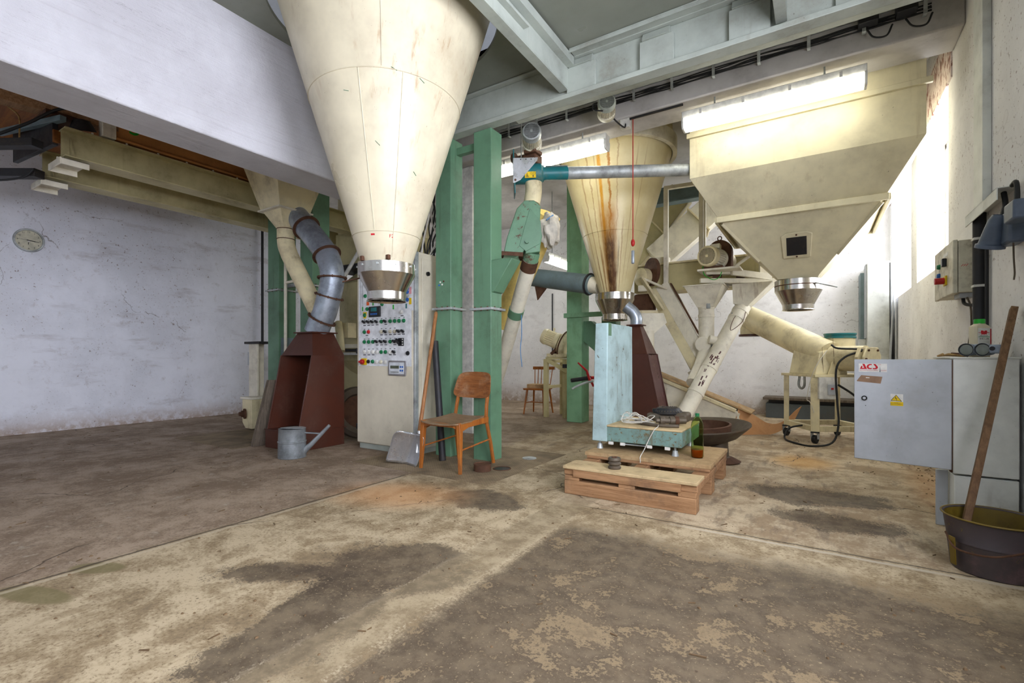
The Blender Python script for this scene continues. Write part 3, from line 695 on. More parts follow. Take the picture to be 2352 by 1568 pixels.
sg = part('warning_sticker', t, onplane(Of+V((0,0,-.045)), ax, (0,0,1), rect(-.045,.07,-.035,.03), -.003, .002), 'yellow')
for pts in ([(-.04,-.028),(-.005,-.028),(-.022,.018)],):
    part('symbol', sg, onplane(Of+V((0,0,-.045)), ax, (0,0,1), pts, 0, .0006), 'ink')
part('symbol', sg, onplane(Of+V((0,0,-.045)), ax, (0,0,1), [(-.034,-.024),(-.011,-.024),(-.022,.009)], .0006, .0006), 'yellow')
part('symbol', sg, onplane(Of+V((0,0,-.045)), ax, (0,0,1), [(-.026,-.022),(-.017,-.022),(-.02,-.002),(-.025,-.002)], .0012, .0006), 'ink')
part('symbol', sg, onplane(Of+V((0,0,-.045)), ax, (0,0,1), rect(.036,.044,-.028,-.004), 0, .0006), 'ink')
for a in (.022, .054): part('symbol', sg, B().ring(Of+V((0,0,-.045))+ax*a+V((0,0,.012))+side*.0005, .011, .0012, 20, 5, side), 'ink')
sk = part('type_sticker', t, onplane(P0+ax*.3+V((0,0,.068))+side*.01, ax, side*-1, rect(-.12,.12,-.03,.03), 0, .001), 'white')
part('gearbox', t, B().box(hx-.09, hx+.06, hy-.07, hy+.09, 3.045, 3.15), 'rust', .012)
part('hanger_rod', t, B().cyl((hx-.14,hy-.02,3.05),(hx-.14,hy-.02,3.56),.007,n=8), 'galvd')
part('shaft', t, B().lathe((hx-.24,hy+.02,3.17), [(.02,0),(.02,.15),(.045,.15),(.045,.2)], 20, (1,0,0)), 'rust')
part('pulley', t, B().lathe((hx-.27,hy+.02,3.17), [(.055,0),(.06,.005),(.045,.02),(.06,.035),(.055,.04)], 28, (1,0,0)), 'rust')
mo = V((-2.39, 4.11, 3.25))
motor(t, mo, (-.47, .87, -.06), .098, .25, 'boxbeige', 30, True, capmat='galvd')
part('motor_foot', t, B().box(hx-.05, hx+.09, hy-.12, hy+.03, 3.13, 3.17), 'rust', .006)
part('outlet_collar', t, B().tube(bez([(hx,hy,hz-.09),(hx+.0,hy-.0,hz-.2),(hx-.01,hy-.02,hz-.32)]), .088, 28), 'cream2')
t0 = t
t = thing('diverter', 'green forked grain diverter with rust runs under the teal auger head', 'diverter', (-2.52, 4.3, 2.1))
O = V((-2.548, 4.40, 2.30)); U = V((.843,.537,0)); W = V((0,0,1))
dv = [(-.085,.335),(.015,.335),(.085,.27),(.075,.10),(.10,-.04),(.08,-.14),(.078,-.20),(-.075,-.225),(-.078,-.175),(-.115,-.225),(-.30,-.205),(-.27,-.06),(-.165,.25)]
part('housing', t, onplane(O-V((-.537,.843,0))*-.09, U, W, dv, 0, .18), 'green2', .008)
part('front_panel', t, onplane(O+V((.537,-.843,0))*.09, U, W, [(-.03,.25),(.08,.12),(.095,-.04),(.075,-.12),(-.07,-.20),(-.14,-.14)], 0, .008), 'green', .003)
part('knob', t, B().cyl(O+U*-.06-W*.10+V((.537,-.843,0))*.095, O+U*-.06-W*.10+V((.537,-.843,0))*.135, .022), 'green')
part('flange', t, onplane(O+V((-.537,.843,0))*.10, U, W, rect(-.31,-.10,-.235,-.205), 0, -.20), 'rust', .004) if False else part('flange', t, B().bar(O+U*-.325+W*-.222, O+U*-.10+W*-.235, .23, .045), 'rust', .004)
part('outlet_collar', t, B().cyl(O+W*-.19, O+U*-.02+W*-.30+V((-.1,.1,0))*.3, .085, n=32), 'green2')
part('link_spout', t, B().hexa([(-2.53,3.80,1.925),(-2.41,3.80,1.925),(-2.41,3.93,1.925),(-2.53,3.93,1.925)],
     [tuple(O+U*-.30+W*-.23+V((.537,-.843,0))*.08), tuple(O+U*-.14+W*-.24+V((.537,-.843,0))*.08), tuple(O+U*-.14+W*-.24-V((.537,-.843,0))*.08), tuple(O+U*-.30+W*-.23-V((.537,-.843,0))*.08)]), 'green', .006)
t = thing('spout_pipe', 'long whitish spout pipe with a green clamp slanting down behind the green duct', 'pipe', (-3.2, 4.9, .6))
a, b_ = V((-2.57,4.40,2.03)), V((-3.62,5.27,.62)); d = b_-a
part('pipe', t, B().cyl(a, b_, .083, n=32), 'creamw')
part('clamp', t, B().cyl(a+d*.335, a+d*.39, .09, n=32), 'green')
part('collar', t, B().cyl(a-d*.0, a+d*.06, .088, n=32), 'rust')
part('cord', t, B().tube(bez([a+d*.37+V((.09,-.02,0)), a+d*.37+V((.10,-.03,-.25)), a+d*.37+V((.085,-.03,-.42)), a+d*.37+V((.105,-.03,-.62))]), .005, 6), 'bluecord', label='pale blue hanging cord')
single('spout_pipe', 'wide yellow spout pipe slanting behind the green diverter', 'pipe', B().cyl((-2.70,5.05,2.70),(-3.62,5.42,1.45),.15,n=36), 'yellowc')
# crumpled bag
b = B().ball((0,0,0), 1, 40)
for v in b.bm.verts:
    p = v.co.copy(); f = 1+.2*math.sin(5*p.x+2*p.z+1)*math.sin(4*p.y+3*p.z)+.06*math.sin(9*p.x-6*p.z)+.05*math.sin(10*p.y+7*p.x)
    v.co = V((p.x*.12*f, p.y*.11*f, p.z*.19*f + (-.05 if p.z < 0 else .0)*abs(p.x)))
b.xf(MX.Translation((-2.62,4.93,2.48)))
t = thing('plastic_bag', 'crumpled white plastic bag tied beside the yellow spout pipe', 'bag', (-2.62,4.93,2.28))
part('bag', t, b, 'offw', 0, 25); part('tie', t, B().bar((-2.60,4.81,2.56),(-2.54,4.86,2.62),.03,.012), 'bluecord')
part('tie', t, B().bar((-2.74,4.85,2.47),(-2.69,4.84,2.49),.03,.012), 'bluecord')

t = thing('suction_pipe', 'grey sheet metal pipe with black end ring leading to the rust-streaked hopper', 'pipe', (-3.3,6.3,2.0))
part('pipe', t, B().cyl((-3.9,6.40,2.27),(-2.62,6.17,2.0),.135,n=36), 'bluegrey')
part('end_ring', t, B().ring((-2.66,6.18,2.01),.138,.018,36,8,(1.28,-.23,-.27)), 'dark')
part('boot', t, B().cyl((-2.66,6.18,2.01),(-2.50,6.15,1.96),.12,.1,n=30), 'creamw')
part('bracket', t, B().prism([(-3.62,6.3,2.14),(-3.36,6.3,2.08),(-3.56,6.3,1.86)], (0,.02,0)), 'rust')

# ------------------------------------------------------------------ control cabinet
X0, X1, YF, YB, ZT = -4.284, -3.413, 3.54, 4.12, 2.07
t = thing('control_cabinet', 'tall beige control cabinet with white switch panel behind the big cone hopper', 'cabinet', ((X0+X1)/2, 3.8, 0))
part('body', t, B().box(X0,X1,YF+.02,YB,.06,ZT), 'cab', .004)
part('plinth', t, B().box(X0+.01,X1-.01,YF+.03,YB,.0,.06), 'steelgrey', .003)
dr = part('door', t, B().box(X0+.006,X1-.03,YF,YF+.02,.07,ZT-.01), 'cab', .004)
part('corner_post', t, B().box(X1-.026,X1+.004,YF+.002,YF+.05,.06,ZT), 'galvd', .004)
sd = part('side_door', t, B().box(X1,X1+.012,YF+.09,YB-.02,.1,ZT-.06), 'cab', .004)
part('lock', sd, B().cyl((X1+.012,YF+.17,1.86),(X1+.03,YF+.17,1.86),.022), 'black')
for z in (.24, 1.07): part('hinge', t, B().box(X0-.012,X0+.004,YF-.004,YF+.02,z-.03,z+.03), 'black', .003)
wp = part('switch_panel', dr, B().prism([(-4.253,YF-.003,.905),(-3.46,YF-.003,.905),(-3.46,YF-.003,1.472),(-3.434,YF-.003,1.472),(-3.434,YF-.003,2.0),(-4.253,YF-.003,2.0)], (0,.003,0)), 'panelw', .001, label='white switch panel')
Y0 = YF-.003
def btn(x, z, m, r=.017):
    part('button', t, B().lathe((x,Y0,z), [(r*1.25,0),(r*1.25,.006),(r,.008),(r*.95,.016),(r*.6,.018)], 18, (0,-1,0)), m)
def knob(x, z):
    b = B().lathe((x,Y0,z), [(.021,0),(.021,.006),(.016,.008)], 18, (0,-1,0)); part('knob_ring', t, b, 'galvd')
    part('selector_knob', t, B().bar((x-.022,Y0-.016,z+.012),(x+.016,Y0-.016,z-.008),.022,.02,(0,1,0)), 'black', .004)
for x, z in [(-4.157,1.382),(-4.092,1.38),(-4.027,1.379),(-3.959,1.377),(-3.827,1.376),(-3.827,1.267),(-3.633,1.266),(-3.57,1.265),(-3.959,1.165),(-3.891,1.164),(-3.827,1.163),(-3.694,1.162),(-3.697,1.053)]: knob(x, z)
for m, L in dict(grn=[(-3.891,1.377),(-3.76,1.376),(-3.694,1.375),(-3.63,1.374),(-3.563,1.374),(-4.157,1.273),(-4.157,1.166),(-4.089,1.165),(-4.022,1.165),(-3.76,1.163),(-3.894,1.055),(-3.83,1.055),(-4.112,1.521),(-4.027,.953),(-4.142,1.664),(-3.881,1.56)],
        red=[(-4.092,1.273)], boxbeige=[(-3.891,1.27),(-3.76,1.268),(-3.694,1.267),(-3.898,.951)],
        white=[(-4.157,1.06),(-4.089,1.059),(-4.022,1.058),(-3.959,1.055),(-3.761,1.053),(-3.964,.949),(-3.831,.949),(-3.595,1.464)],
        blue=[(-3.515,1.662),(-3.515,1.583),(-3.51,1.70)], galvd=[(-3.515,1.628),(-3.548,1.604)], black=[(-4.094,.953)]).items():
    for x, z in L: btn(x, z, m)
btn(-3.508, 1.04, 'black', .018)
for z, xs in ((1.345,(-4.157,-4.092,-4.027,-3.959,-3.827)), (1.236,(-4.12,-3.891,-3.827,-3.76,-3.694,-3.633,-3.57)), (1.13,(-3.959,-3.891,-3.827,-3.694,-3.597)), (1.025,(-4.157,-4.089,-4.022,-3.761,-3.697)), (1.425,(-3.59,))):
    for x in xs: part('caption', t, B().box(x-.02,x+.02,Y0-.0008,Y0,z-.004,z+.004), 'ink')
for z, xs in ((1.408,(-4.157,-4.092,-4.027,-3.959,-3.891,-3.827,-3.76,-3.694,-3.63,-3.563)), (1.302,(-4.157,-4.092,-3.891,-3.827,-3.76,-3.694)), (1.197,(-4.157,-4.089,-4.022,-3.959,-3.891,-3.827,-3.76,-3.694)), (1.088,(-4.157,-4.089,-4.022,-3.959,-3.894,-3.83,-3.761,-3.697))):
    for x in xs: part('caption', t, B().box(x-.011,x+.011,Y0-.0008,Y0,z-.003,z+.003), 'ink')
part('wiring_line', t, B().box(-4.221,-4.218,Y0-.0008,Y0,1.46,1.95), 'ink'); part('wiring_line', t, B().box(-4.188,-4.185,Y0-.0008,Y0,1.54,1.95), 'ink')
for x0,x1,z0,z1,m in ((-4.196,-4.178,1.503,1.548,'brightgreen'),(-3.725,-3.706,1.497,1.545,'brightgreen'),(-4.032,-4.014,1.555,1.60,'brightgreen'),(-3.54,-3.521,1.497,1.545,'teal'),(-3.492,-3.458,1.535,1.60,'yellow'),(-3.492,-3.458,1.64,1.712,'pink'),(-4.125,-4.083,1.56,1.60,'orangeb')):
    part('marker', t, B().box(x0,x1,Y0-.0015,Y0,z0,z1), m)
d = part('display', t, B().box(-4.074,-3.901,Y0-.018,Y0,1.43,1.542), 'black', .004)
part('screen', d, B().box(-4.037,-3.949,Y0-.0195,Y0-.018,1.488,1.53), 'screen')
for k in range(4): part('key', d, B().box(-4.044+k*.027,-4.024+k*.027,Y0-.0195,Y0-.018,1.452,1.47), 'blue')
yb = part('yellow_plate', t, B().prism([(-4.178,Y0-.001,1.49),(-4.12,Y0-.001,1.49),(-4.13,Y0-.001,1.42),(-4.168,Y0-.001,1.42)], (0,-.004,0)), 'yellow'); btn(-4.149,1.456,'grn',.019)
ms = part('main_switch', t, B().box(-4.203,-4.119,Y0-.008,Y0,.915,.988), 'yellow', .003)
part('switch_grip', ms, B().cyl((-4.175,Y0-.008,.95),(-4.175,Y0-.03,.95),.028), 'red'); part('switch_grip', ms, B().bar((-4.21,Y0-.035,.95),(-4.145,Y0-.035,.95),.02,.018,(0,1,0)), 'red', .004)
sl = part('rotary_selector', t, B().box(-3.64,-3.563,Y0-.008,Y0,1.115,1.197), 'black', .003)
part('switch_grip', sl, B().bar((-3.66,Y0-.02,1.185),(-3.61,Y0-.02,1.14),.03,.025,(0,1,0)), 'black', .005)
for k in range(3): part('caption', sl, B().box(-3.583,-3.570,Y0-.0095,Y0-.008,1.125+k*.026,1.138+k*.026), 'white')
kp = part('keypad', t, B().prism([(-3.782,Y0,.81),(-3.53,Y0,.806),(-3.522,Y0,.885),(-3.53,Y0,.962),(-3.778,Y0,.966),(-3.786,Y0,.885)], (0,-.014,0)), 'keypad', .008, label='grey keypad with a small display')
part('overlay', kp, B().box(-3.761,-3.546,Y0-.016,Y0-.014,.826,.946), 'keyin', .001)
part('screen', kp, B().box(-3.743,-3.619,Y0-.018,Y0-.016,.882,.913), 'lcd')
part('name_strip', kp, B().box(-3.743,-3.622,Y0-.0165,Y0-.016,.84,.852), 'galvd')
for x in (-3.596,-3.568):
    for z in (.9,.863): part('key', kp, B().cyl((x,Y0-.016,z),(x,Y0-.019,z),.0105,n=14), 'blue')
# cables dropping into the cabinet
t = thing('cable_bundle', 'tangled black and pale cables dropping behind the top of the control cabinet', 'cables', (-3.55, 3.95, 2.07))
random.seed(5)
for k in range(12):
    x = -3.62+.022*k; pts = [(x+random.uniform(-.05,.05), 3.8+.02*(k%4), 2.07)] + [(x+random.uniform(-.06,.06)+.01*i, 3.84+.02*(k%4)+random.uniform(-.02,.02), 2.07+.18*i) for i in range(1, 6)]
    part('cable', t, B().tube(bez(pts,5), .009 if k % 3 else .006, 6), 'rubber' if k % 4 else 'wire')

# ------------------------------------------------------------------ shovel, pipe, chair, can and floor bits
t = thing('shovel', 'aluminium scoop shovel with wooden handle leaning by the control cabinet', 'shovel', (-3.2, 3.25, 0))
a, b_ = V((-3.10,3.255,.22)), V((-3.242,3.665,1.456)); d = (b_-a).normalized()
part('handle', t, B().tube([a, a.lerp(b_,.3), a.lerp(b_,.7), b_-d*.02, b_], [.019,.018,.018,.019,.012], 16), 'handle')
g = bmesh.new(); nu, nv = 14, 14; C0 = V((-3.235,3.215,.008)); Ud = V((.97,.10,-.06)).normalized(); Wd = V((.30,.16,.92)).normalized(); Nd = Ud.cross(Wd)
vs = []
for j in range(nv+1):
    for i in range(nu+1):
        u = (i/nu-.5); v = j/nv
        wdt = .36*(1 if v < .8 else 1-.25*((v-.8)/.2)**2)
        if v < .12: wdt *= 1-.06*(1-v/.12)**2
        dz = .060*(2*abs(u))**3 + .022*math.exp(-(u*14)**2)*-1 + (.035*v*v) 
        vs.append(g.verts.new(C0 + Ud*(u*wdt) + Wd*(v*.31) + Nd*(-dz)*-1))
for j in range(nv):
    for i in range(nu): g.faces.new((vs[j*(nu+1)+i], vs[j*(nu+1)+i+1], vs[(j+1)*(nu+1)+i+1], vs[(j+1)*(nu+1)+i]))
bb = B(); bb.bm.free(); bb.bm = g
part('blade', t, bb, 'alu', 0, 60, solid=.003)
part('socket', t, B().tube([a-d*.10, a+d*.10], [.012,.021], 14), 'alu')
for k in range(3): part('rivet', t, B().ball(tuple(a+d*(.02+.03*k)+V((.0,-.021,0))), .005, 8), 'galvd')
single('steel_tube', 'dark steel tube leaning behind the chair beside the shovel handle', 'pipe', B().tube([(-3.045,3.535,.002),(-3.262,3.668,1.16)], .033, 20), 'dark')

def chair_front():
    x0, x1, yf, yb = -3.0, -2.57, 3.21, 3.66
    t = thing('wooden_chair', 'orange-brown plywood chair with curved back standing before the green ducts', 'chair', (-2.8, 3.43, 0))
    # seat: dished plywood
    g = B(); n = 12; top = []; bot = []
    for j in range(n+1):
        for i in range(n+1):
            u, v = i/n-.5, j/n
            wx = .46 - .06*v; x = (x0+x1)/2 + u*wx; y = yf-.03 + v*.43 - .035*(1-(2*u)**2)*(1-v)*.8
            if abs(u) == .5 and v in (0., 1.): x -= .02*(1 if u > 0 else -1); 
            z = .452 - .014*(1-(2*u)**2) - .016*math.sin(PI*v)*1.0 - .018*(1-v)**4 + .012*v
            top.append((x,y,z)); bot.append((x,y,z-.012))
    idx = lambda i, j: j*(n+1)+i
    m = (n+1)**2; F = []
    for j in range(n):
        for i in range(n):
            F.append((idx(i,j),idx(i+1,j),idx(i+1,j+1),idx(i,j+1))); F.append((m+idx(i,j+1),m+idx(i+1,j+1),m+idx(i+1,j),m+idx(i,j)))
    per = [idx(i,0) for i in range(n)]+[idx(n,j) for j in range(n)]+[idx(i,n) for i in range(n,0,-1)]+[idx(0,j) for j in range(n,0,-1)]
    for k in range(len(per)): a_, b2 = per[k], per[(k+1)%len(per)]; F.append((a_, m+a_, m+b2, b2))
    g.poly(top+bot, F); part('seat', t, g, 'seatply', .003, 50)
    # front legs taper
    for x, s in ((x0+.01,-1),(x1-.01,1)):
        part('leg', t, B().hexa([(x+s*.02-.013,yf-.025,0),(x+s*.02+.013,yf-.025,0),(x+s*.02+.013,yf+.0,0),(x+s*.02-.013,yf+.0,0)],
             [(x-.02,yf-.02,.435),(x+.02,yf-.02,.435),(x+.02,yf+.03,.435),(x-.02,yf+.03,.435)]), 'chairwood', .004)
        # rear leg and back post
        xr = x - s*.02
        part('leg', t, B().loft([[(xr+s*.02*q-.012,yy-.014,z),(xr+s*.02*q+.012,yy-.014,z),(xr+s*.02*q+.012,yy+.016,z),(xr+s*.02*q-.012,yy+.016,z)] for yy,z,q in ((yb+.06,0,1.2),(yb+.02,.2,.8),(yb-.03,.42,0),(yb-.01,.55,-.4),(yb+.05,.80,-1.0))]), 'chairwood', .004)
        part('side_rail', t, B().prism([(x-.011,yf,.43),(x-.011,yb-.03,.45),(x-.011,yb-.03,.395),(x-.011,yb-.14,.392),(x-.011,yf+.12,.385),(x-.011,yf,.35)], (.022,0,0)), 'chairwood', .003)
        part('stretcher', t, B().cyl((x+s*.012,yf,.20),(xr+s*.015,yb+.02,.235),.008,n=10), 'chairwood')
    part('front_rail', t, B().prism([(x0+.01,yf-.012,.425),(x1-.01,yf-.012,.425),(x1-.01,yf-.012,.375),(x1-.08,yf-.012,.392),(x0+.08,yf-.012,.392),(x0+.01,yf-.012,.375)], (0,.024,0)), 'chairwood', .003)
    part('rear_rail', t, B().box(x0+.03,x1-.03,yb-.05,yb-.03,.38,.43), 'chairwood', .003)
    # back: curved rounded panel
    rings = []; N = 24
    out = []
    for k in range(40):
        a_ = 2*PI*k/40; ca, sa = math.cos(a_), math.sin(a_); e = .38
        u = math.copysign(abs(ca)**e, ca); v = math.copysign(abs(sa)**e, sa)
        out.append((u*(.205+.018*(-v)), v*.118+ .012*(1-u*u)*(1 if v>0 else -1)*.5))
    xm = (x0+x1)/2
    def pos(u, v, off): 
        y = yb - .0 + .035 + v*.25 - .05*(1-(u/.22)**2)*-1*.8 - .03 + off
        return (xm+u, y, .735+v)
    front = [pos(u,v,-.006) for u,v in out]; back = [pos(u,v,.007) for u,v in out]
    inn = lambda s_, off: [pos(u*s_, v*s_, off) for u, v in out]
    rr = [inn(k/6+.001,-.006) for k in range(0,7)] + [inn(k/6+.001,.007) for k in range(6,-1,-1)]
    part('backrest', t, B().loft(rr), 'chairply', 0, 40)
chair_front()

t = thing('watering_can', 'grey galvanised watering can with long spout in front of the brown hood', 'watering can', (-4.43, 2.86, 0))
cx, cy = -4.43, 2.86
part('body', t, B().lathe((cx,cy,0), [(.128,0),(.132,.004),(.130,.15),(.134,.155),(.134,.165),(.130,.17),(.126,.285),(.129,.29),(.122,.29),(.118,.05),(.0,.05)], 48, cap=False).lathe((cx,cy,0), [(.128,0),(.0,0.001)], 48, cap=False), 'oldgalv')
part('half_lid', t, B().prism([(cx+.122*math.cos(a),cy+.122*math.sin(a),.286) for a in [PI*.15+PI*1.0*k/20 for k in range(21)]], (0,0,.006)), 'galvd')
dx, dy = .83, .56
part('spout', t, B().tube([(cx+dx*.11,cy+dy*.11,.06),(cx+dx*.19,cy+dy*.19,.13),(cx+dx*.37,cy+dy*.37,.318)], [.034,.024,.015], 18), 'oldgalv')
part('spout_brace', t, B().tube([(cx+dx*.12,cy+dy*.12,.245),(cx+dx*.27,cy+dy*.27,.235)], .008, 10), 'oldgalv')

single('floor_plate', 'dusty chequered steel floor plate under the chair and green ducts', 'floor plate', B().box(-3.75,-2.17,3.04,4.44,.0005,.004), 'grate', .001)
single('floor_plate', 'grey chequered steel floor plate beside the brown hood', 'floor plate', B().box(-6.7,-5.35,2.75,3.7,.0005,.004), 'grate', .001)
t = thing('pipe_cap', 'round rusty low steel cap standing beside the chair leg', 'pipe cap', (-2.48,3.41,.004))
part('cap', t, B().lathe((-2.48,3.41,0), [(.07,.004),(.076,.006),(.076,.058),(.08,.06),(.08,.066),(.074,.066),(.07,.06),(0,.06)], 40, cap=False), 'rust')
t = thing('floor_drain', 'open black round hole in the floor plate beside the rusty cap', 'drain', (-2.375,3.56,.003))
part('rim', t, B().ring((-2.375,3.56,.005),.078,.005,36,6), 'rust'); part('hole', t, B().cyl((-2.375,3.56,.004),(-2.375,3.56,.0055),.075,n=36), 'black')
single('floor_drain', 'grey round drain cover on the floor plate farther from the chair', 'drain', B().cyl((-2.39,4.07,.003),(-2.39,4.07,.010),.07,n=36), 'galvd', .003)

# ------------------------------------------------------------------ brown weighing hoods
def hood(t, mat, inside, x0, x1, y0, y1, zb, zt, lean, fx, fy, fz, fh, m, base=True, fmat=None):
    T = .012
    def P(*a): return part(*a[:2], a[2].xf(m), a[3], .003)
    yt = y0+lean
    if base:
        P('base_tray', t, B().box(x0,x1,y0-.03,y1,.001,zb), mat)
        P('tray_lip', t, B().box(x0-.02,x1+.02,y1-.02,y1+.02,zb-.006,zb+.004).box(x0-.01,x1+.03,y0-.04,y0-.02,zb-.006,zb+.004), mat)
    for xa, xb in ((x0,x0+T),(x1-T,x1)):
        P('side_panel', t, B().prism([(xa,y0,zb),(xa,y1,zb),(xa,y1,zt),(xa,yt,zt)], (T,0,0)), mat)
        P('edge_strip', t, B().bar((xa+T/2,y0-.004,zb),(xa+T/2,yt-.004,zt),.016,.016), mat)
    P('back_panel', t, B().box(x0+T,x1-T,y1-T,y1,zb,zt), inside)
    P('shelf', t, B().box(x0+T,x1-T,y1-.10,y1-T,zt-.24,zt-.232), inside)
    P('top_hood', t, B().loft([[(x0,yt,zt),(x1,yt,zt),(x1,y1,zt),(x0,y1,zt)], [(fx-fh,fy-fh,fz),(fx+fh,fy-fh,fz),(fx+fh,fy+fh,fz),(fx-fh,fy+fh,fz)]], False), mat)
    P('flange', t, B().box(fx-fh-.03,fx+fh+.03,fy-fh-.03,fy+fh+.03,fz,fz+.014), mat)
t = thing('weighing_hood', 'dark brown open-fronted sheet metal hood beside the control cabinet', 'hood', (-4.89, 3.33, 0))
hood(t, 'brown', 'purple', -5.18, -4.60, 3.05, 3.62, .2, 1.02, .16, -4.86, 3.43, 1.27, .14, MX.Identity(4))
t = thing('weighing_hood', 'maroon sheet metal hood with galvanised elbow behind the pale teal scale', 'hood', (-1.85, 5.82, 0))
m = MX.Translation((-1.82,5.82,0)) @ MX.Rotation(PI/2, 4, 'Z')
hood(t, 'brown', 'purple', -.2, .2, -.30, .2, .2, 1.04, .17, -.02, .06, 1.385, .065, m)
part('front_cover', t, B().prism([(-.19,-.295,.2),(.19,-.295,.2),(.19,-.135,1.03),(-.19,-.135,1.03)], (0,.008,0)).xf(m), 'purple', .002)
part('elbow', t, B().tube(bez([(-1.88,5.80,1.40),(-1.88,5.80,1.48),(-1.92,5.79,1.56),(-2.0,5.77,1.63)],4), .072, 24), 'galv')

# ------------------------------------------------------------------ spouts feeding the brown hood
t = thing('spout_hopper', 'cream square spout hopper with a bent cream pipe under the white concrete beam', 'spout', (-5.38,3.39,1.5))
sx, sy = -5.38, 3.39
part('funnel', t, B().loft([sq(sx,sy,.36,3.35), sq(sx,sy,.195,2.735)]), 'cream2', .003)
part('flange', t, B().box(sx-.22,sx+.22,sy-.22,sy+.22,2.72,2.738), 'creamw', .002)
n = 32
def sqr(h, z):
    o = []
    for i in range(n):
        a = 2*PI*i/n; c_, s_ = math.cos(a), math.sin(a); k = h/max(abs(c_),abs(s_)); o.append((sx+c_*k, sy+s_*k, z))
    return o
part('transition', t, B().loft([sqr(.175,2.72), [(sx+.098*math.cos(2*PI*i/n), sy+.098*math.sin(2*PI*i/n), 2.53) for i in range(n)]]), 'cream2')
path = [(sx,sy,2.54),(sx,sy,2.42)] + bez([(sx,sy,2.40),(sx+.015,sy+.003,2.32),(sx+.06,sy+.01,2.22)],4)[1:] + [(-4.80,3.47,1.42)]
part('pipe', t, B().tube(path, .098, 28), 'cream2')
for z in (2.53, 2.41): part('clamp_ring', t, B().ring((sx,sy,z),.099,.005,32,6), 'rust')
t = thing('spout_pipe', 'galvanised elbow pipe with rusty flanges entering the brown hood', 'pipe', (-4.75,3.46,1.285))
path = bez([(-5.36,3.46,2.80),(-5.20,3.47,2.62),(-4.98,3.48,2.42),(-4.78,3.49,2.22)],3) + bez([(-4.72,3.49,2.14),(-4.655,3.49,2.0),(-4.645,3.49,1.86),(-4.665,3.48,1.74)],4) + [(-4.74,3.46,1.5),(-4.80,3.44,1.385),(-4.85,3.43,1.285)]
part('pipe', t, B().tube(path, .132, 36), 'galv')
for p, d in (((-5.10,3.475,2.53),(.2,.01,-.2)), ((-4.74,3.49,2.17),(.08,0,-.12)), ((-4.645,3.49,1.90),(.01,0,-1)), ((-4.68,3.477,1.69),(-.07,-.02,-.24)), ((-4.775,3.45,1.43),(-.06,-.02,-.115))):
    fl = part('flange', t, B().lathe(tuple(V(p)-V(d).normalized()*.008), [(.13,0),(.162,0),(.162,.016),(.13,.016)], 36, d, cap=False), 'rust', label='rusty bolted flange')
    q = V((0,0,1)).rotation_difference(V(d).normalized())
    for k in range(10):
        o = V(p)+q@V((.15*math.cos(k*PI/5),.15*math.sin(k*PI/5),0)); part('bolt', fl, B().cyl(o-V(d).normalized()*.014, o+V(d).normalized()*.014, .007, n=6), 'rust')

t = thing('electric_motor', 'small grey fan motor with black cable hung between girder and concrete beam', 'motor', (-1.70,4.4,3.36))
motor(t, (-1.70,4.36,3.455), (-.38,.92,-.05), .088, .20, 'boxbeige', 26, True, capmat='steelgrey')
part('mount', t, B().box(-1.86,-1.74,4.50,4.66,3.44,3.53), 'rust', .01)
part('cable', t, B().tube(bez([(-1.79,4.42,3.50),(-1.84,4.36,3.46),(-1.82,4.33,3.39),(-1.74,4.36,3.37)],5), .007, 8), 'rubber')

# ------------------------------------------------------------------ pallet, chipboard and platform scale
t = thing('wooden_pallet', 'worn wooden pallet on the floor under the pale teal scale', 'pallet', (-1.1,3.76,0))
for k, x in enumerate((-1.54,-1.125,-.71)):
    part('deck_frame', t, B().box(x-.04 if k else x-.04, x+.07 if k != 1 else x+.05, 3.20,4.36,.135,.178), 'pallet', .004)
for y0, y1 in ((3.185,3.42),(3.62,3.76),(3.86,4.0),(4.2,4.37)): part('deck_board', t, B().box(-1.585,-.64,y0,y1,.18,.202), 'dusty' if y0 < 3.3 else 'pallet', .004)
part('front_board', t, B().box(-1.50,-.74,3.178,3.20,.128,.18), 'pallet', .003)
part('skid', t, B().box(-1.57,-.645,3.18,3.28,.0,.10), 'pallet', .005)
for y0, y1 in ((3.70,3.83),(4.22,4.36)):
    for x in (-1.57,-1.16,-.76): part('block', t, B().box(x,x+.115,y0,y1,.0,.135), 'pallet', .006)
for x in (-1.57,-1.16,-.76): part('block', t, B().box(x,x+.115,3.185,3.34,.10,.135), 'pallet', .004)
single('chipboard', 'dusty chipboard sheet on the rear half of the pallet under the scale', 'board', B().box(-1.60,-.635,3.62,4.375,.2025,.232), 'boardtop', .002)

t = thing('platform_scale', 'pale teal platform scale with tall column standing on the pallet', 'scale', (-1.23,4.1,.232))
part('base_box', t, B().box(-1.6,-.87,3.77,4.42,.305,.425), 'scale2', .006)
part('platform', t, B().box(-1.47,-.865,3.765,4.425,.425,.440), 'dusty', .004, label='dusty platform top')
col = B().hexa([(-1.6,3.765,.30),(-1.467,3.765,.30),(-1.467,4.42,.30),(-1.6,4.42,.30)], [(-1.575,3.78,1.285),(-1.467,3.78,1.285),(-1.467,4.41,1.285),(-1.575,4.41,1.285)])
part('column', t, col, 'scale', .006)
part('notch', t, B().box(-1.475,-1.4665,3.80,3.87,1.18,1.288), 'green', .0, label='dark slot cut in the column top')
for x, y in ((-1.55,3.82),(-.93,3.82),(-1.55,4.34),(-.93,4.34)):
    part('foot', t, B().lathe((x,y,0), [(.028,.2325),(.022,.255),(.019,.275),(.010,.275),(.010,.306)], 20), 'galvd')
part('load_rod', t, B().cyl((-1.34,3.79,.29),(-1.15,3.79,.29),.006,n=8), 'galvd')
for x in (-1.46,-1.36,-1.14,-1.0): part('load_cell', t, B().box(x,x+.04,3.775,3.80,.278,.304), 'white', .003)

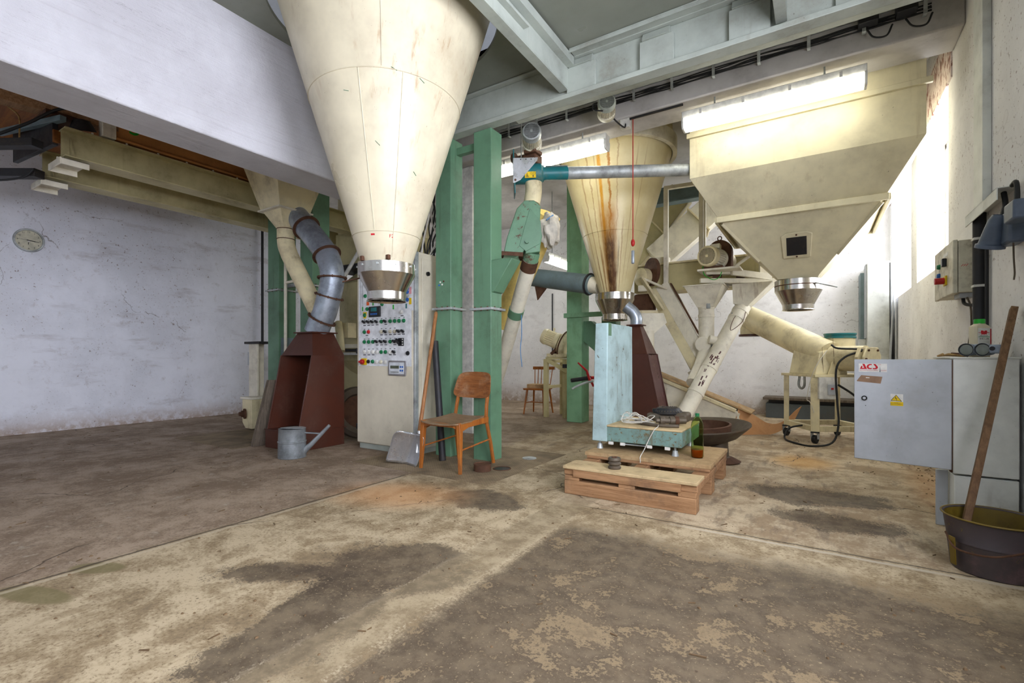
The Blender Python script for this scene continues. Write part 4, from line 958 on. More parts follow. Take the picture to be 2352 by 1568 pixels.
t = thing('plastic_bottle', 'green plastic bottle with orange liquid standing on the chipboard', 'bottle', (-.775,3.86,.232))
bx, by, z0 = -.775, 3.86, .232
op = [(.02,.004),(.040,.0),(.046,.012),(.046,.07),(.043,.11),(.046,.135),(.042,.175),(.046,.21),(.046,.24),(.040,.27),(.022,.305),(.0145,.315),(.0145,.33)]
part('bottle_body', t, B().lathe((bx,by,z0), op+[(r-.0015,z+.0005) for r,z in op[::-1]], 32, cap=False), 'pet')
part('liquid', t, B().lathe((bx,by,z0), [(.02,.007),(.038,.004),(.0435,.014),(.0435,.062)], 32), 'cola', label='orange-red liquid')
part('cap', t, B().lathe((bx,by,z0), [(.0155,.318),(.0155,.336),(.014,.338)], 24), 'grn'); part('neck_ring', t, B().ring((bx,by,z0+.312),.016,.002,24,6), 'grn')

t = thing('pulley', 'rusty three-groove pulley standing on the front pallet board', 'pulley', (-1.225,3.29,.202))
part('wheel', t, B().lathe((-1.225,3.29,.202), [(.02,0),(.043,0),(.046,.008),(.046,.014),(.036,.024),(.046,.034),(.046,.042),(.036,.052),(.046,.062),(.046,.07),(.041,.08),(.02,.08)], 36, cap=False), 'greasy')
part('hub', t, B().lathe((-1.225,3.29,.202), [(.02,0),(.02,.084),(.012,.084),(.012,0)], 20, cap=False), 'rust')

random.seed(11)
t = thing('white_cable', 'tangled white cable heaped on the scale platform with one end hanging down', 'cable', (-1.3,3.95,.44))
for k in range(5):
    pts = []; c0 = (-1.28+random.uniform(-.04,.06), 3.95+random.uniform(-.03,.06)); ph = random.uniform(0,6)
    for i in range(14):
        a = ph + i*2*PI/9; rx, ry = .10+random.uniform(-.03,.05), .07+random.uniform(-.02,.05)
        z = .449 + max(0, math.sin(i*.9+k))*.07*random.random() + .006*k
        if k == 0 and 3 < i < 9: z += .09*math.sin((i-3)/6*PI)
        pts.append((c0[0]+rx*math.cos(a), c0[1]+ry*math.sin(a), z))
    part('loop', t, B().tube(bez(pts,5), .0035, 6), 'wire')
part('loose_end', t, B().tube(bez([(-1.2,3.95,.455),(-1.10,3.90,.46),(-1.06,3.82,.455),(-1.075,3.755,.43),(-1.11,3.745,.36),(-1.14,3.72,.28),(-1.14,3.615,.24),(-1.135,3.60,.215),(-1.12,3.55,.21)],5), .0035, 6), 'wire')
t = thing('hose_ring', 'dark bent hose lying on the scale platform behind the white cable', 'hose', (-1.05,4.1,.44))
part('hose', t, B().tube(bez([(-1.30,4.12,.458),(-1.30,4.0,.455),(-1.2,3.90,.455),(-1.05,3.86,.455),(-.92,3.90,.455)],6), .013, 10), 'greasy')
t = thing('valve', 'greasy pipe fitting lying on the scale platform beside the bottle', 'pipe fitting', (-.98,4.02,.44))
part('fitting', t, B().lathe((-1.12,3.97,.477), [(.02,0),(.02,.03),(.036,.03),(.036,.06),(.026,.065),(.026,.11),(.034,.11),(.034,.16),(.027,.16),(.027,.24)], 24, (.86,.5,0)), 'greasy')
part('union_nut', t, B().lathe((-1.085,3.99,.477), [(.038,0),(.038,.028)], 6, (.86,.5,0)), 'greasy')
part('band', t, B().lathe((-.99,4.045,.477), [(.037,0),(.037,.03)], 24, (.86,.5,0)), 'rust')
t = thing('engine', 'small greasy engine with round finned fan cover on the rear of the scale', 'engine', (-1.15,4.3,.44))
part('crankcase', t, B().lathe((-1.13,4.30,.441), [(.12,0),(.13,.03),(.115,.055)], 28), 'greasy', .005)
part('block', t, B().box(-1.05,-.93,4.22,4.40,.441,.52), 'greasy', .02)
part('arm', t, B().box(-1.27,-1.13,4.20,4.30,.45,.51), 'greasy', .018)
part('fan_housing', t, B().lathe((-1.11,4.31,.50), [(.115,0),(.118,.02),(.095,.055),(.04,.062),(.0,.062)], 40, cap=False), 'dark')
fb = B()
for k in range(28):
    a = 2*PI*k/28; fb.bar((-1.11+.075*math.cos(a),4.31+.075*math.sin(a),.560),(-1.11+.116*math.cos(a),4.31+.116*math.sin(a),.524),.006,.008)
part('fins', t, fb, 'greasy'); part('rim', t, B().ring((-1.11,4.31,.512),.118,.009,40,8), 'dark')
part('filler_cap', t, B().lathe((-1.20,4.24,.50), [(.022,0),(.022,.02),(.028,.022),(.028,.045),(.02,.05)], 18), 'black')

t = thing('hand_truck', 'red lever handle with black grip and grey brake lever beside the scale column', 'handle', (-1.75,4.75,0))
part('post', t, B().tube(bez([(-1.74,4.78,.005),(-1.74,4.78,.4),(-1.75,4.75,.70),(-1.80,4.70,.775),(-1.96,4.58,.79)],5), .016, 12), 'red')
part('grip', t, B().tube([(-1.96,4.58,.79),(-2.12,4.46,.762),(-2.125,4.456,.761)], [.021,.021,.016], 14), 'rubber')
part('red_lever', t, B().tube([(-1.96,4.56,.76),(-1.985,4.54,.86),(-2.06,4.485,.945)], [.016,.012,.008], 10), 'red')
part('red_lever', t, B().bar((-1.985,4.54,.84),(-1.93,4.585,.70),.02,.02), 'red', .004)
part('brake_lever', t, B().tube(bez([(-1.93,4.57,.755),(-1.99,4.52,.74),(-2.07,4.46,.70),(-2.10,4.435,.675)],4), .012, 10), 'galvd')

t = thing('feed_pan', 'wide black cast feed pan on a round pedestal behind the pallet', 'pan', (-.95,5.0,0))
px_, py_ = -.95, 5.0
tilt = MX.Translation((px_,py_,.30)) @ MX.Rotation(math.radians(5), 4, V((.8,-.6,0))) @ MX.Translation((-px_,-py_,-.30))
part('bowl', t, B().lathe((px_,py_,0), [(.0,.17),(.16,.175),(.30,.235),(.415,.33),(.435,.335),(.435,.322),(.31,.215),(.17,.155),(.0,.15)], 56, cap=False).xf(tilt), 'greasy')
part('inner_ring', t, B().lathe((px_+.02,py_-.02,0), [(.23,.22),(.245,.34),(.225,.345),(.21,.22)], 48, cap=False).xf(tilt), 'rust')
part('pedestal', t, B().lathe((px_+.16,py_-.06,0), [(.11,.03),(.085,.06),(.075,.2)], 28), 'greasy')
part('foot_plate', t, B().lathe((px_+.18,py_-.06,0), [(.15,.001),(.17,.015),(.10,.05)], 36), 'rust')

# ------------------------------------------------------------------ orange sheet, inclined trough and spouts in the back bay
prof = [(-.92,6.66,.005,.37),(-.84,6.72,.005,.31),(-.74,6.80,.006,.24),(-.62,6.90,.006,.15),(-.50,6.97,.01,.14),(-.40,7.05,.05,.20),(-.31,7.13,.12,.30),(-.24,7.2,.2,.36)]
b = B(); top = []; 
rings = []
pts = bez([(p[0],p[1],0) for p in prof],4); zb = bez([(p[2],p[3],0) for p in prof],4)
rings = [[(p.x,p.y,z.x),(p.x+.35*.2,p.y+.12,z.y),(p.x+.35*.2-.004,p.y+.128,z.y),(p.x-.004,p.y+.008,z.x)] for p, z in zip(pts, zb)]
single('hardboard_sheet', 'bent orange hardboard sheet lying on the floor below the cream auger', 'sheet', B().loft(rings), 'orange', 0, 60)

t = thing('intake_conveyor', 'inclined cream trough conveyor rising from the floor behind the feed pan', 'conveyor', (-1.6,6.75,0))
part('trough', t, B().prism([(-2.35,6.74,.90),(-.86,6.74,.30),(-.80,6.74,.02),(-1.7,6.74,.02),(-2.35,6.74,.40)], (0,.34,0)), 'creamw', .006)
part('edge_rail', t, B().bar((-2.35,6.73,.905),(-.88,6.73,.312),.05,.045), 'cream2', .004)
part('cover_board', t, B().bar((-2.35,6.95,.94),(-.70,6.95,.285),.38,.022,(0,0,1)), 'boardtop', .003)
part('bolt', t, B().bar((-.90,6.735,.10),(-.84,6.735,.28),.02,.02), 'creamw')

def pipe_ring(t, p, d, r): part('clamp_ring', t, B().lathe(tuple(V(p)-V(d).normalized()*.02), [(r,0),(r+.006,.002),(r+.006,.038),(r,.04)], 32, d, cap=False), 'creamw')
t = thing('spout_pipe', 'upright cream spout pipe below the square funnel beside the big motor', 'pipe', (-1.24,6.75,.8))
part('funnel', t, B().loft([sq(-1.25,6.80,.235,1.93), [(-1.25+.098*c,6.80+.098*s,1.66) for c,s in ((-1,-1),(1,-1),(1,1),(-1,1))]]), 'creamw', .003)
part('flange', t, B().box(-1.50,-1.0,6.55,7.05,1.93,1.945), 'creamw', .002)
part('pipe', t, B().tube(bez([(-1.25,6.80,1.70),(-1.25,6.80,1.45),(-1.25,6.78,1.15),(-1.27,6.66,.92),(-1.33,6.42,.66)],5), .098, 30), 'creamw')
for z in (1.66, 1.55, 1.2): pipe_ring(t, (-1.25,6.80 if z > 1.3 else 6.785,z), (0,0,1), .098)
part('sight_disc', t, B().cyl((-1.27,6.69,1.17),(-1.27,6.665,1.17),.10,n=32), 'creamw', .006); part('clasp', t, B().box(-1.17,-1.13,6.68,6.74,1.13,1.24), 'galvd', .006)
part('clasp', t, B().box(-1.23,-1.18,6.68,6.72,1.64,1.73), 'galvd', .006)
t = thing('spout_pipe', 'cream spout pipe slanting from the lit frame down to the floor trough', 'pipe', (-1.1,6.6,.3))
a, b_ = V((-.835,6.94,1.64)), V((-1.40,6.08,.25)); d = b_-a
part('funnel', t, B().loft([sq(-.70,7.03,.235,1.955,.22), [(x+.0,y,z) for x,y,z in ((-.93,6.86,1.70),(-.76,6.86,1.66),(-.75,7.04,1.64),(-.92,7.04,1.70))]]), 'creamw', .004)
part('pipe', t, B().cyl(a-d*.02, b_, .098, n=32), 'creamw')
for k in (.03,.1,.56,.78): pipe_ring(t, a+d*k, d, .098)
part('inspection_port', t, B().cyl(a+d*.33+V((-.08,-.02,.03)), a+d*.33+V((-.16,-.06,.05)), .055, n=24), 'creamw', .004)
for k in (.06,): part('clasp', t, B().bar(a+d*k+V((-.06,-.08,.02)), a+d*k+V((-.08,-.09,-.12)), .05,.02), 'galvd', .004)
part('hanging_wire', t, B().tube(bez([a+d*.03+V((-.0,-.10,0)),a+d*.12+V((-.01,-.12,0)),a+d*.2+V((.02,-.12,-.02)),a+d*.1+V((.08,-.08,-.05)),a+d*.04+V((.08,-.07,0))],5), .004, 6), 'rust')
dd = d.normalized(); random.seed(4); wb = B()
for k in range(26):
    kk = random.choice((.47,.5,.53,.63,.66,.70)) + random.uniform(-.03,.03); mid = a+d*kk
    n_ = V((.05,-1,.1)); n_ = (n_-dd*n_.dot(dd)).normalized(); sd = dd.cross(n_); th = random.gauss(-.15,.28)
    r_ = n_*math.cos(th)+sd*math.sin(th); L_ = random.uniform(.012,.035)
    wb.bar(mid+r_*.0983-dd*L_, mid+r_*.0983+dd*L_+sd*random.uniform(-.006,.006), random.uniform(.006,.018), .0015, r_)
part('worn_paint', t, wb, 'purple')

# big motor on its bracket frame
t = thing('motor_bracket', 'cream steel bracket frame with triangle brace under the big rusty motor', 'bracket', (-.85,6.8,1.95))
for p, q in (((-1.28,6.55,1.99),(-.42,7.05,1.985)), ((-1.20,6.95,1.99),(-.46,7.30,1.985))): part('beam', t, B().bar(p,q,.05,.06), 'creamw', .004)
part('beam', t, B().bar((-1.22,6.58,2.10),(-.95,6.74,2.10),.05,.06), 'creamw', .004)
part('beam', t, B().bar((-.92,6.68,2.09),(-.50,7.00,2.03),.05,.08), 'creamw', .004)
part('brace', t, B().bar((-.93,6.68,2.12),(-.66,6.90,2.37),.05,.03), 'creamw', .003)
part('brace', t, B().bar((-.66,6.90,2.38),(-.41,7.08,2.00),.05,.05), 'creamw', .003)
part('end_plate', t, B().prism([(-.62,6.93,2.33),(-.48,7.03,2.05),(-.62,6.93,2.07)], (-.02,.03,0)), 'creamw', .002)
part('base_plate', t, B().box(-1.30,-.80,6.46,7.0,2.10,2.126), 'creamw', .004)
for x, y in ((-1.10,6.72),(-.85,6.95)): part('support_block', t, B().box(x-.05,x+.05,y-.05,y+.05,2.02,2.13), 'rust', .005)
t = thing('electric_motor', 'large rusty cream electric motor with round fan grid near the square bin', 'motor', (-1.0,6.75,2.15))
motor(t, (-1.177,6.42,2.28), (.2,.98,.02), .132, .34, 'creamw', 26, True, capmat='cream2')
mx = V((.2,.98,0)).normalized(); e = V((-1.177,6.42,2.28))+mx*.39
part('gear_housing', t, B().prism([tuple(e+V((0,0,1))*z+mx.cross(V((0,0,1)))*u) for u,z in [(-.16,-.18),(.16,-.18)]+[(.16*math.cos(a)+0,.10+.17*math.sin(a)) for a in [PI*k/12 for k in range(13)]]], tuple(mx*.09)), 'rust', .012)
part('lifting_eye', t, B().ring(tuple(e+mx*.04+V((0,0,.295))), .026, .007, 20, 8, tuple(mx)), 'rust')
part('belt_guard', t, B().cyl(tuple(e+mx*.12+V((0,0,.02))), tuple(e+mx*.32+V((0,0,.02))), .12, n=28), 'creamw', .006)
part('terminal_box', t, B().box(-1.16,-1.05,6.60,6.72,2.40,2.46), 'creamw', .008)
part('motor_foot', t, B().box(-1.25,-1.0,6.50,6.85,2.126,2.16), 'rust', .006)
part('earth_wire', t, B().tube(bez([(-1.24,6.50,2.20),(-1.22,6.50,2.06),(-1.12,6.53,1.99),(-1.05,6.57,2.02),(-1.03,6.60,2.09)],5), .005, 6), 'brightgreen')

# long housing, hangers, grey beam and white chutes behind
t = thing('chain_conveyor', 'long cream boxed conveyor running behind the motors along the back bay', 'conveyor', (-1.4,7.3,1.9))
part('housing', t, B().box(-2.35,-.30,7.15,7.55,1.97,2.36), 'olivecream', .008)
part('lid_rail', t, B().box(-2.35,-.30,7.11,7.59,2.36,2.385), 'cream2', .004)
part('stop_box', t, B().box(-2.05,-1.86,7.2,7.35,2.385,2.49), 'creamw', .006)
single('steel_beam', 'blue-grey steel beam across the ceiling behind the hoppers', 'beam', B().box(-2.7,.9,7.52,7.54,3.38,3.58).box(-2.7,.9,7.44,7.62,3.36,3.38).box(-2.7,.9,7.44,7.62,3.58,3.60), 'bluegrey', .004)
t = thing('support_hanger', 'pair of thin cream hanger posts beside the rust-streaked hopper', 'hanger', (-1.6,7.0,1.7))
part('post', t, B().box(-1.862,-1.80,6.97,7.03,1.62,3.42), 'creamw', .003)
part('post', t, B().box(-1.40,-1.345,7.07,7.12,2.36,3.42), 'creamw', .003)
part('post', t, B().box(-1.335,-1.31,7.07,7.12,2.36,3.42), 'creamw', .003)
part('top_bar', t, B().bar((-1.86,7.0,3.43),(-1.0,7.09,3.43),.06,.05), 'creamw', .003)
part('foot_bar', t, B().bar((-2.42,6.7,1.64),(-1.78,7.02,1.64),.05,.07), 'cream2', .003)
part('brace', t, B().bar((-2.08,6.62,2.12),(-1.83,6.80,1.66),.11,.03), 'cream2', .003)
part('brace', t, B().bar((-2.06,6.60,2.10),(-1.80,6.98,1.97),.03,.03), 'creamw', .003)
t = thing('chute', 'white square chute sloping down behind the rust-streaked hopper from the ceiling', 'chute', (-1.7,8.1,2.5))
part('chute', t, B().bar((-1.0,8.26,3.72),(-2.25,7.95,2.60),.40,.42), 'creamw', .006)
cdir = (V((-2.25,7.95,2.60))-V((-1.0,8.26,3.72))).normalized(); cp = V((-1.62,8.107,3.16))
part('joint_flange', t, B().bar(cp-cdir*.012, cp+cdir*.012, .47,.49), 'cream2', .003)
t = thing('chute', 'dull cream chute close behind the hanger post, parallel to the white chute', 'chute', (-2.2,7.9,2.5))
part('chute', t, B().bar((-1.9,8.26,3.72),(-2.75,8.05,2.60),.36,.40), 'olivecream', .006)
cp = V((-2.3,8.16,3.18)); part('joint_flange', t, B().bar(cp-cdir*.012, cp+cdir*.012, .43,.47), 'cream2', .003)
t = thing('inclined_chute', 'cream trough chute with studded edge slanting down between the spout pipes', 'chute', (-1.6,6.9,.75))
a, b_ = V((-1.93,7.12,2.0)), V((-1.30,6.92,.86))
part('trough', t, B().bar(a,b_,.30,.30,(0,1,0)), 'creamw', .01)
ed = (b_-a).normalized()
part('edge_angle', t, B().bar(a+V((.17,-.14,.05)), b_+V((.17,-.14,.05)), .02,.05,(0,1,0)), 'rust', .003)
part('lower_panel', t, B().bar(a+V((-.10,-.165,-.02)), b_+V((-.08,-.165,-.0)), .13,.02,(0,1,0)), 'cream2', .003)
part('end_flange', t, B().bar(b_-ed*.0, b_+ed*.03, .38,.38,(0,1,0)), 'creamw', .006)
t = thing('electric_motor', 'rusty cream drive unit half hidden behind the rust-streaked hopper', 'motor', (-2.2,6.95,1.66))
part('gearbox', t, B().box(-2.42,-2.0,6.98,7.1,1.67,1.93), 'rust', .015)
part('housing', t, B().lathe((-2.15,6.78,2.15), [(.10,0),(.13,.02),(.13,.12),(.10,.16)], 30, (.5,.86,0)), 'cream2')
part('guard', t, B().lathe((-2.02,6.86,2.22), [(.20,0),(.20,.05)], 30, (.7,.7,0)), 'rust')
part('bearing', t, B().box(-2.15,-2.02,6.7,6.8,1.93,2.02), 'creamw', .01)
t = thing('spout_pipe', 'short white angled spout beside the maroon hood', 'pipe', (-1.93,6.5,.8))
part('funnel', t, B().prism([(-2.02,6.45,1.60),(-1.76,6.60,1.60),(-1.72,6.62,1.47),(-1.87,6.50,1.31),(-2.02,6.45,1.33)], (-.09,.15,0)), 'creamw', .004)
part('pipe', t, B().cyl((-1.94,6.52,1.36),(-1.94,6.52,.4),.075, n=28), 'creamw'); part('clasp', t, B().box(-2.05,-2.02,6.45,6.50,1.16,1.28), 'galvd', .004)

# ------------------------------------------------------------------ auger machine on a caster frame
t = thing('auger_machine', 'cream auger machine with sloping tube on a wheeled frame by the white wall', 'auger', (.1,6.95,0))
A, Bc, C_, D_ = (-.02,6.56), (-.33,7.05), (.52,6.88), (.22,7.40)
for p, q in ((A,Bc),(A,C_),(C_,D_),(Bc,D_)): part('frame_bar', t, B().bar((p[0],p[1],.17),(q[0],q[1],.17),.05,.06), 'cream2', .003)
for p in (A,Bc,D_,C_): 
    part('leg', t, B().box(p[0]-.045 if p is A else p[0]-.028,p[0]+.045 if p is A else p[0]+.028,p[1]-.03,p[1]+.03,.14,.77), 'cream2', .004)
    cs = part('caster', t, B().box(p[0]-.045,p[0]+.045,p[1]-.045,p[1]+.045,.125,.14), 'dark', .003)
    part('wheel', cs, B().cyl((p[0]-.018,p[1]+.02,.05),(p[0]+.018,p[1]-.0,.05),.049,n=28), 'rubber', .006)
    for s in (-1,1): part('fork', cs, B().bar((p[0]+s*.03,p[1],.125),(p[0]+s*.03,p[1]+.01,.05),.03,.005,(0,1,0)), 'galvd', .002)
part('table', t, B().hexa([(A[0],A[1]-.06,.77),(C_[0]+.03,C_[1]-.05,.77),(D_[0],D_[1]+.05,.77),(Bc[0]-.06,Bc[1],.77)], [(A[0],A[1]-.06,.80),(C_[0]+.03,C_[1]-.05,.80),(D_[0],D_[1]+.05,.80),(Bc[0]-.06,Bc[1],.80)]), 'cream2', .003)
part('intake_box', t, B().hexa([(-.02,6.56,.80),(.30,6.78,.80),(.06,7.22,.80),(-.30,7.02,.80)], [(.03,6.66,1.06),(.26,6.80,1.12),(.04,7.14,1.16),(-.24,6.98,1.14)]), 'cream2', .008)
part('auger_tube', t, B().cyl((.12,6.80,1.02),(-.93,7.93,1.63),.165,n=40), 'cream2')
part('outlet_neck', t, B().cyl((-.83,7.84,1.60),(-.83,7.84,1.33),.135,n=32), 'cream2')
part('outlet_flange', t, B().cyl((-.83,7.84,1.335),(-.83,7.84,1.305),.155,n=32), 'brown')
part('inlet_neck', t, B().cyl((.23,6.98,.98),(.23,6.98,1.27),.155,n=36), 'cream2')
part('inlet_rim', t, B().lathe((.23,6.98,0), [(.165,1.225),(.165,1.245),(.16,1.25),(.16,1.262),(.168,1.267),(.168,1.285),(.14,1.285)], 36), 'teal', label='teal clamp rim')
part('drum', t, B().cyl((.15,6.80,.985),(.46,6.64,.985),.145,n=36), 'cream2')
hexp = [(.10*k_[0], .10*k_[1]) for k_ in ((-1.9,.4),(-1.2,1.5),(1.2,1.5),(1.9,.6),(1.9,-1.2),(-1.6,-1.5))]
part('end_plate', t, onplane((.46,6.62,.96), (.47,.88,0), (0,0,1), hexp, -.03, .035), 'cream2', .004)
part('end_plate', t, onplane((.50,6.60,.96), (.47,.88,0), (0,0,1), hexp, 0, .02), 'cream2', .004)
for a_, c_ in ((-1.55,.2),(-1.0,1.15),(1.0,1.15),(-1.4,-1.1)): part('bolt', t, onplane((.50,6.60,.96), (.47,.88,0), (0,0,1), circ(a_*.1,c_*.1,.012,8), .02, .014), 'rust')
part('gusset', t, B().prism([(.10,6.62,.80),(.22,6.70,.80),(.15,6.66,.98)], (.01,-.015,0)), 'cream2', .002)
sb = part('switch_box', t, B().hexa([(.02,6.50,.52),(.20,6.60,.52),(.17,6.66,.52),(-.01,6.56,.52)], [(.02,6.50,.765),(.20,6.60,.765),(.17,6.66,.765),(-.01,6.56,.765)]), 'white', .004, label='grey-white breaker box')
part('breaker', sb, onplane((.14,6.565,.63), (.874,.486,0), (0,0,1), rect(-.045,.045,-.06,.06), 0, .012), 'cabgrey', .003)
part('breaker_switch', sb, onplane((.14,6.565,.63), (.874,.486,0), (0,0,1), rect(-.012,.012,.0,.02), .012, .008), 'red', .001)
part('tube_loop', t, B().tube(bez([(-.18,6.86,.78),(-.19,6.84,.66),(-.16,6.82,.62),(-.13,6.80,.66),(-.13,6.80,.78)],5), .014, 10), 'galvd')
part('power_cable', t, B().tube(bez([(.14,6.62,1.14),(.20,6.56,1.10),(.42,6.52,1.08),(.26,6.50,1.0),(.18,6.46,.86),(.19,6.45,.5),(.20,6.42,.25),(.14,6.33,.06),(-.05,6.28,.012),(-.22,6.42,.012),(-.33,6.62,.03),(-.28,6.72,.14),(-.12,6.72,.19)],6), .011, 10), 'rubber')
part('power_cable', t, B().tube(bez([(.20,6.46,.69),(.32,6.55,.60),(.42,6.68,.50)],5), .012, 8), 'rubber')
part('twine', t, B().tube(bez([(.10,6.66,1.08),(.0,6.54,.92),(-.06,6.53,.75),(-.10,6.56,.52),(-.07,6.54,.48),(-.03,6.52,.36)],5), .004, 6), 'offw')
for r_ in ((.05,6.655,1.12),(.155,6.66,1.22)): part('rust_run', t, B().bar(r_, (r_[0]+.01,r_[1]-.03,r_[2]-.30), .012,.003), 'rust')

# bench, tall ducts and leaning sheet at the back wall
t = thing('low_bench', 'low grey bench with dusty wooden top along the back wall', 'bench', (0,9.1,0))
part('front_panel', t, B().box(-.72,.50,8.98,9.38,.001,.24), 'slate', .006); part('bench_top', t, B().box(-.76,.52,8.92,9.39,.30,.34), 'oldwood', .005); part('spacer', t, B().box(-.68,.48,9.02,9.36,.24,.30), 'dark', .003)
t = thing('tall_cabinet', 'tall white sheet metal cabinet in the corner below the far window', 'cabinet', (.72,9.1,0))
part('body', t, B().box(.62,.885,8.72,9.38,.001,2.39), 'cabw', .008)
part('side_body', t, B().box(.53,.62,8.90,9.38,.001,1.27), 'cabw', .006)
part('recess', t, B().box(.555,.62,9.0,9.38,1.27,2.28), 'bluegrey', .004)
part('edge', t, B().box(.60,.62,8.76,9.0,1.28,2.37), 'cabgrey', .003)
part('seam', t, B().box(.878,.887,8.715,8.73,.1,2.36), 'dark')
single('leaning_sheet', 'thin grey sheet leaning between the corner cabinet and the window wall', 'sheet', B().hexa([(.80,8.45,0),(.83,8.45,0),(.86,8.62,0),(.83,8.62,0)], [(.895,8.45,2.12),(.912,8.45,2.12),(.93,8.62,2.12),(.912,8.62,2.12)]), 'cabgrey', .003)

# ------------------------------------------------------------------ spindle chair and motor stand at the back
def spindle_chair(x, y, rz):
    t = thing('wooden_chair', 'small orange wooden chair with spindle back by the white back wall', 'chair', (x, y, 0))
    m = MX.Translation((x,y,0)) @ MX.Rotation(rz, 4, 'Z'); P = lambda n, b, mt='chairwood', bv=.004: part(n, t, b.xf(m), mt, bv)
    P('seat', B().hexa([(-.20,-.21,.425),(.20,-.21,.425),(.18,.20,.425),(-.18,.20,.425)], [(-.21,-.22,.455),(.21,-.22,.455),(.19,.21,.455),(-.19,.21,.455)]))
    for sx in (-1,1):
        for sy in (-1,1): P('leg', B().tube([(sx*.15,sy*.15,.43),(sx*.19,sy*.22,0)], [.019,.013], 12))
        P('stretcher', B().cyl((sx*.172,-.19,.20),(sx*.172,.19,.20),.009,n=8))
    P('stretcher', B().cyl((-.17,0,.20),(.17,0,.20),.009,n=8))
    for k in range(6):
        u = -.16+.064*k; P('spindle', B().tube([(u*.9,.18,.45),(u*1.08,.25,.80)], [.009,.008], 8))
    P('top_rail', B().hexa([(-.21,.235,.775),(.21,.235,.775),(.21,.258,.775),(-.21,.258,.775)], [(-.21,.245,.83),(.21,.245,.83),(.21,.268,.83),(-.21,.268,.83)]))
    single('wood_block', 'flat tan block lying on the seat of the spindle chair', 'block', B().box(-.17,.19,-.13,.12,.456,.525).xf(m), 'boardtop', .006)
spindle_chair(-4.17, 7.42, .12)
t = thing('motor_stand', 'cream steel stand carrying a tilted motor beside the spindle chair', 'frame', (-3.75,7.3,0))
for x, y in ((-3.82,7.06),(-3.50,7.12),(-3.78,7.58),(-3.45,7.6)): part('leg', t, B().box(x-.035,x+.035,y-.035,y+.035,.001,.97), 'olivecream', .004)
part('side_bar', t, B().bar((-3.82,7.06,.975),(-3.40,7.11,1.01),.06,.05), 'olivecream', .003)
part('side_bar', t, B().bar((-3.80,7.06,.93),(-3.78,7.58,.93),.04,.05), 'olivecream', .003)
part('slope_bar', t, B().bar((-3.76,7.0,.95),(-3.35,7.0,.74),.05,.06), 'olivecream', .003)
part('low_bar', t, B().bar((-3.82,7.06,.50),(-3.78,7.58,.50),.03,.05), 'olivecream', .003)
t = thing('electric_motor', 'cream finned motor tilted on the steel stand beside the green leg', 'motor', (-3.7,7.2,1.0))
motor(t, (-3.91,7.10,1.37), (.90,.12,-.36), .135, .27, 'cream2', 22, False, capmat='cream2')
e = V((-3.91,7.10,1.37))+V((.90,.12,-.36)).normalized()*.34
part('gear_housing', t, B().lathe(tuple(e), [(.13,0),(.19,.02),(.21,.05),(.21,.09),(.15,.14)], 30, (.90,.12,-.36)), 'cream2')
part('rim', t, B().ring(tuple(e+V((.05,.007,-.02))), .21, .012, 36, 8, (.90,.12,-.36)), 'rust')
part('foot', t, B().box(-3.80,-3.45,7.03,7.35,1.0,1.06), 'cream2', .01); part('lifting_eye', t, B().ring((-3.70,7.12,1.46), .025, .007, 18, 8, (1,0,0)), 'cream2')
part('saddle', t, B().bar((-3.72,7.1,1.05),(-3.60,7.12,1.16),.2,.05), 'rust', .01)
single('hanging_cable', 'dark cable hanging in cobwebs on the back wall above the spindle chair', 'cable', B().tube([(-4.92,9.38,1.05),(-4.92,9.38,2.4)], .014, 8), 'dark')

single('spout_conduit', 'pale grey slanting pipe beside the rust-streaked hopper by the green leg', 'pipe', B().cyl((-2.88,6.35,2.92),(-2.60,6.30,2.10),.03), 'galvd')

# ------------------------------------------------------------------ window wall: conduit, socket, control box, cabinet
single('cable_channel', 'white vertical cable channel on the window wall above the black conduit', 'cable channel', B().box(.90,.9445,4.24,4.45,1.97,4.0), 'cabw', .004)
t = thing('conduit', 'black conduit pipe on the window wall beside the beige control box', 'conduit', (.905,4.33,1.0))
part('pipe', t, B().tube([(.905,4.33,1.0),(.905,4.33,1.96)], .034, 20), 'dark')
for z in (1.78,1.47): part('clip', t, B().box(.87,.944,4.295,4.365,z-.008,z+.008), 'white', .002)
part('thin_cable', t, B().tube([(.925,4.26,1.2),(.925,4.26,1.75)], .01, 8), 'rubber')
t = thing('shelf_bracket', 'white angled steel bracket shelf on the window wall above the grey socket', 'bracket', (.90,4.05,1.88))
part('face', t, B().box(.852,.858,3.74,4.42,1.885,1.955), 'cabw', .002); part('top', t, B().box(.852,.944,3.74,4.42,1.949,1.955), 'cabw', .002)
part('cable', t, B().tube(bez([(.90,3.82,1.94),(.90,3.79,1.87),(.89,3.78,1.82),(.885,3.78,1.76)],4), .013, 10), 'rubber')
part('cable', t, B().tube(bez([(.91,3.72,1.95),(.91,3.66,1.95),(.91,3.64,1.88),(.905,3.63,1.80)],4), .012, 10), 'rubber')
t = thing('power_socket', 'grey-blue power socket with a flared collar hanging on the window wall', 'socket', (.88,3.75,1.58))
part('housing', t, B().box(.87,.944,3.62,3.78,1.62,1.80), 'bluepl', .015)
q = V((-.16,.30,-.95)).normalized()
part('shroud', t, B().lathe((.865,3.74,1.80), [(.03,0),(.042,.03),(.05,.10),(.056,.16),(.066,.165),(.066,.185),(.05,.185),(.046,.10)], 32, q, cap=False), 'bluepl')
part('lid', t, B().lathe(tuple(V((.865,3.74,1.80))+q*.18), [(.0,0),(.055,.0),(.055,.008),(.0,.008)], 32, q, cap=False), 'dark')
part('cable', t, B().tube(bez([(.90,3.66,1.62),(.90,3.655,1.54),(.905,3.66,1.46),(.90,3.652,1.42)],4), .004, 6), 'oldwood')
t = thing('switch_box', 'grey plastic junction box beside the wall socket at the frame edge', 'switch box', (.90,3.58,1.68))
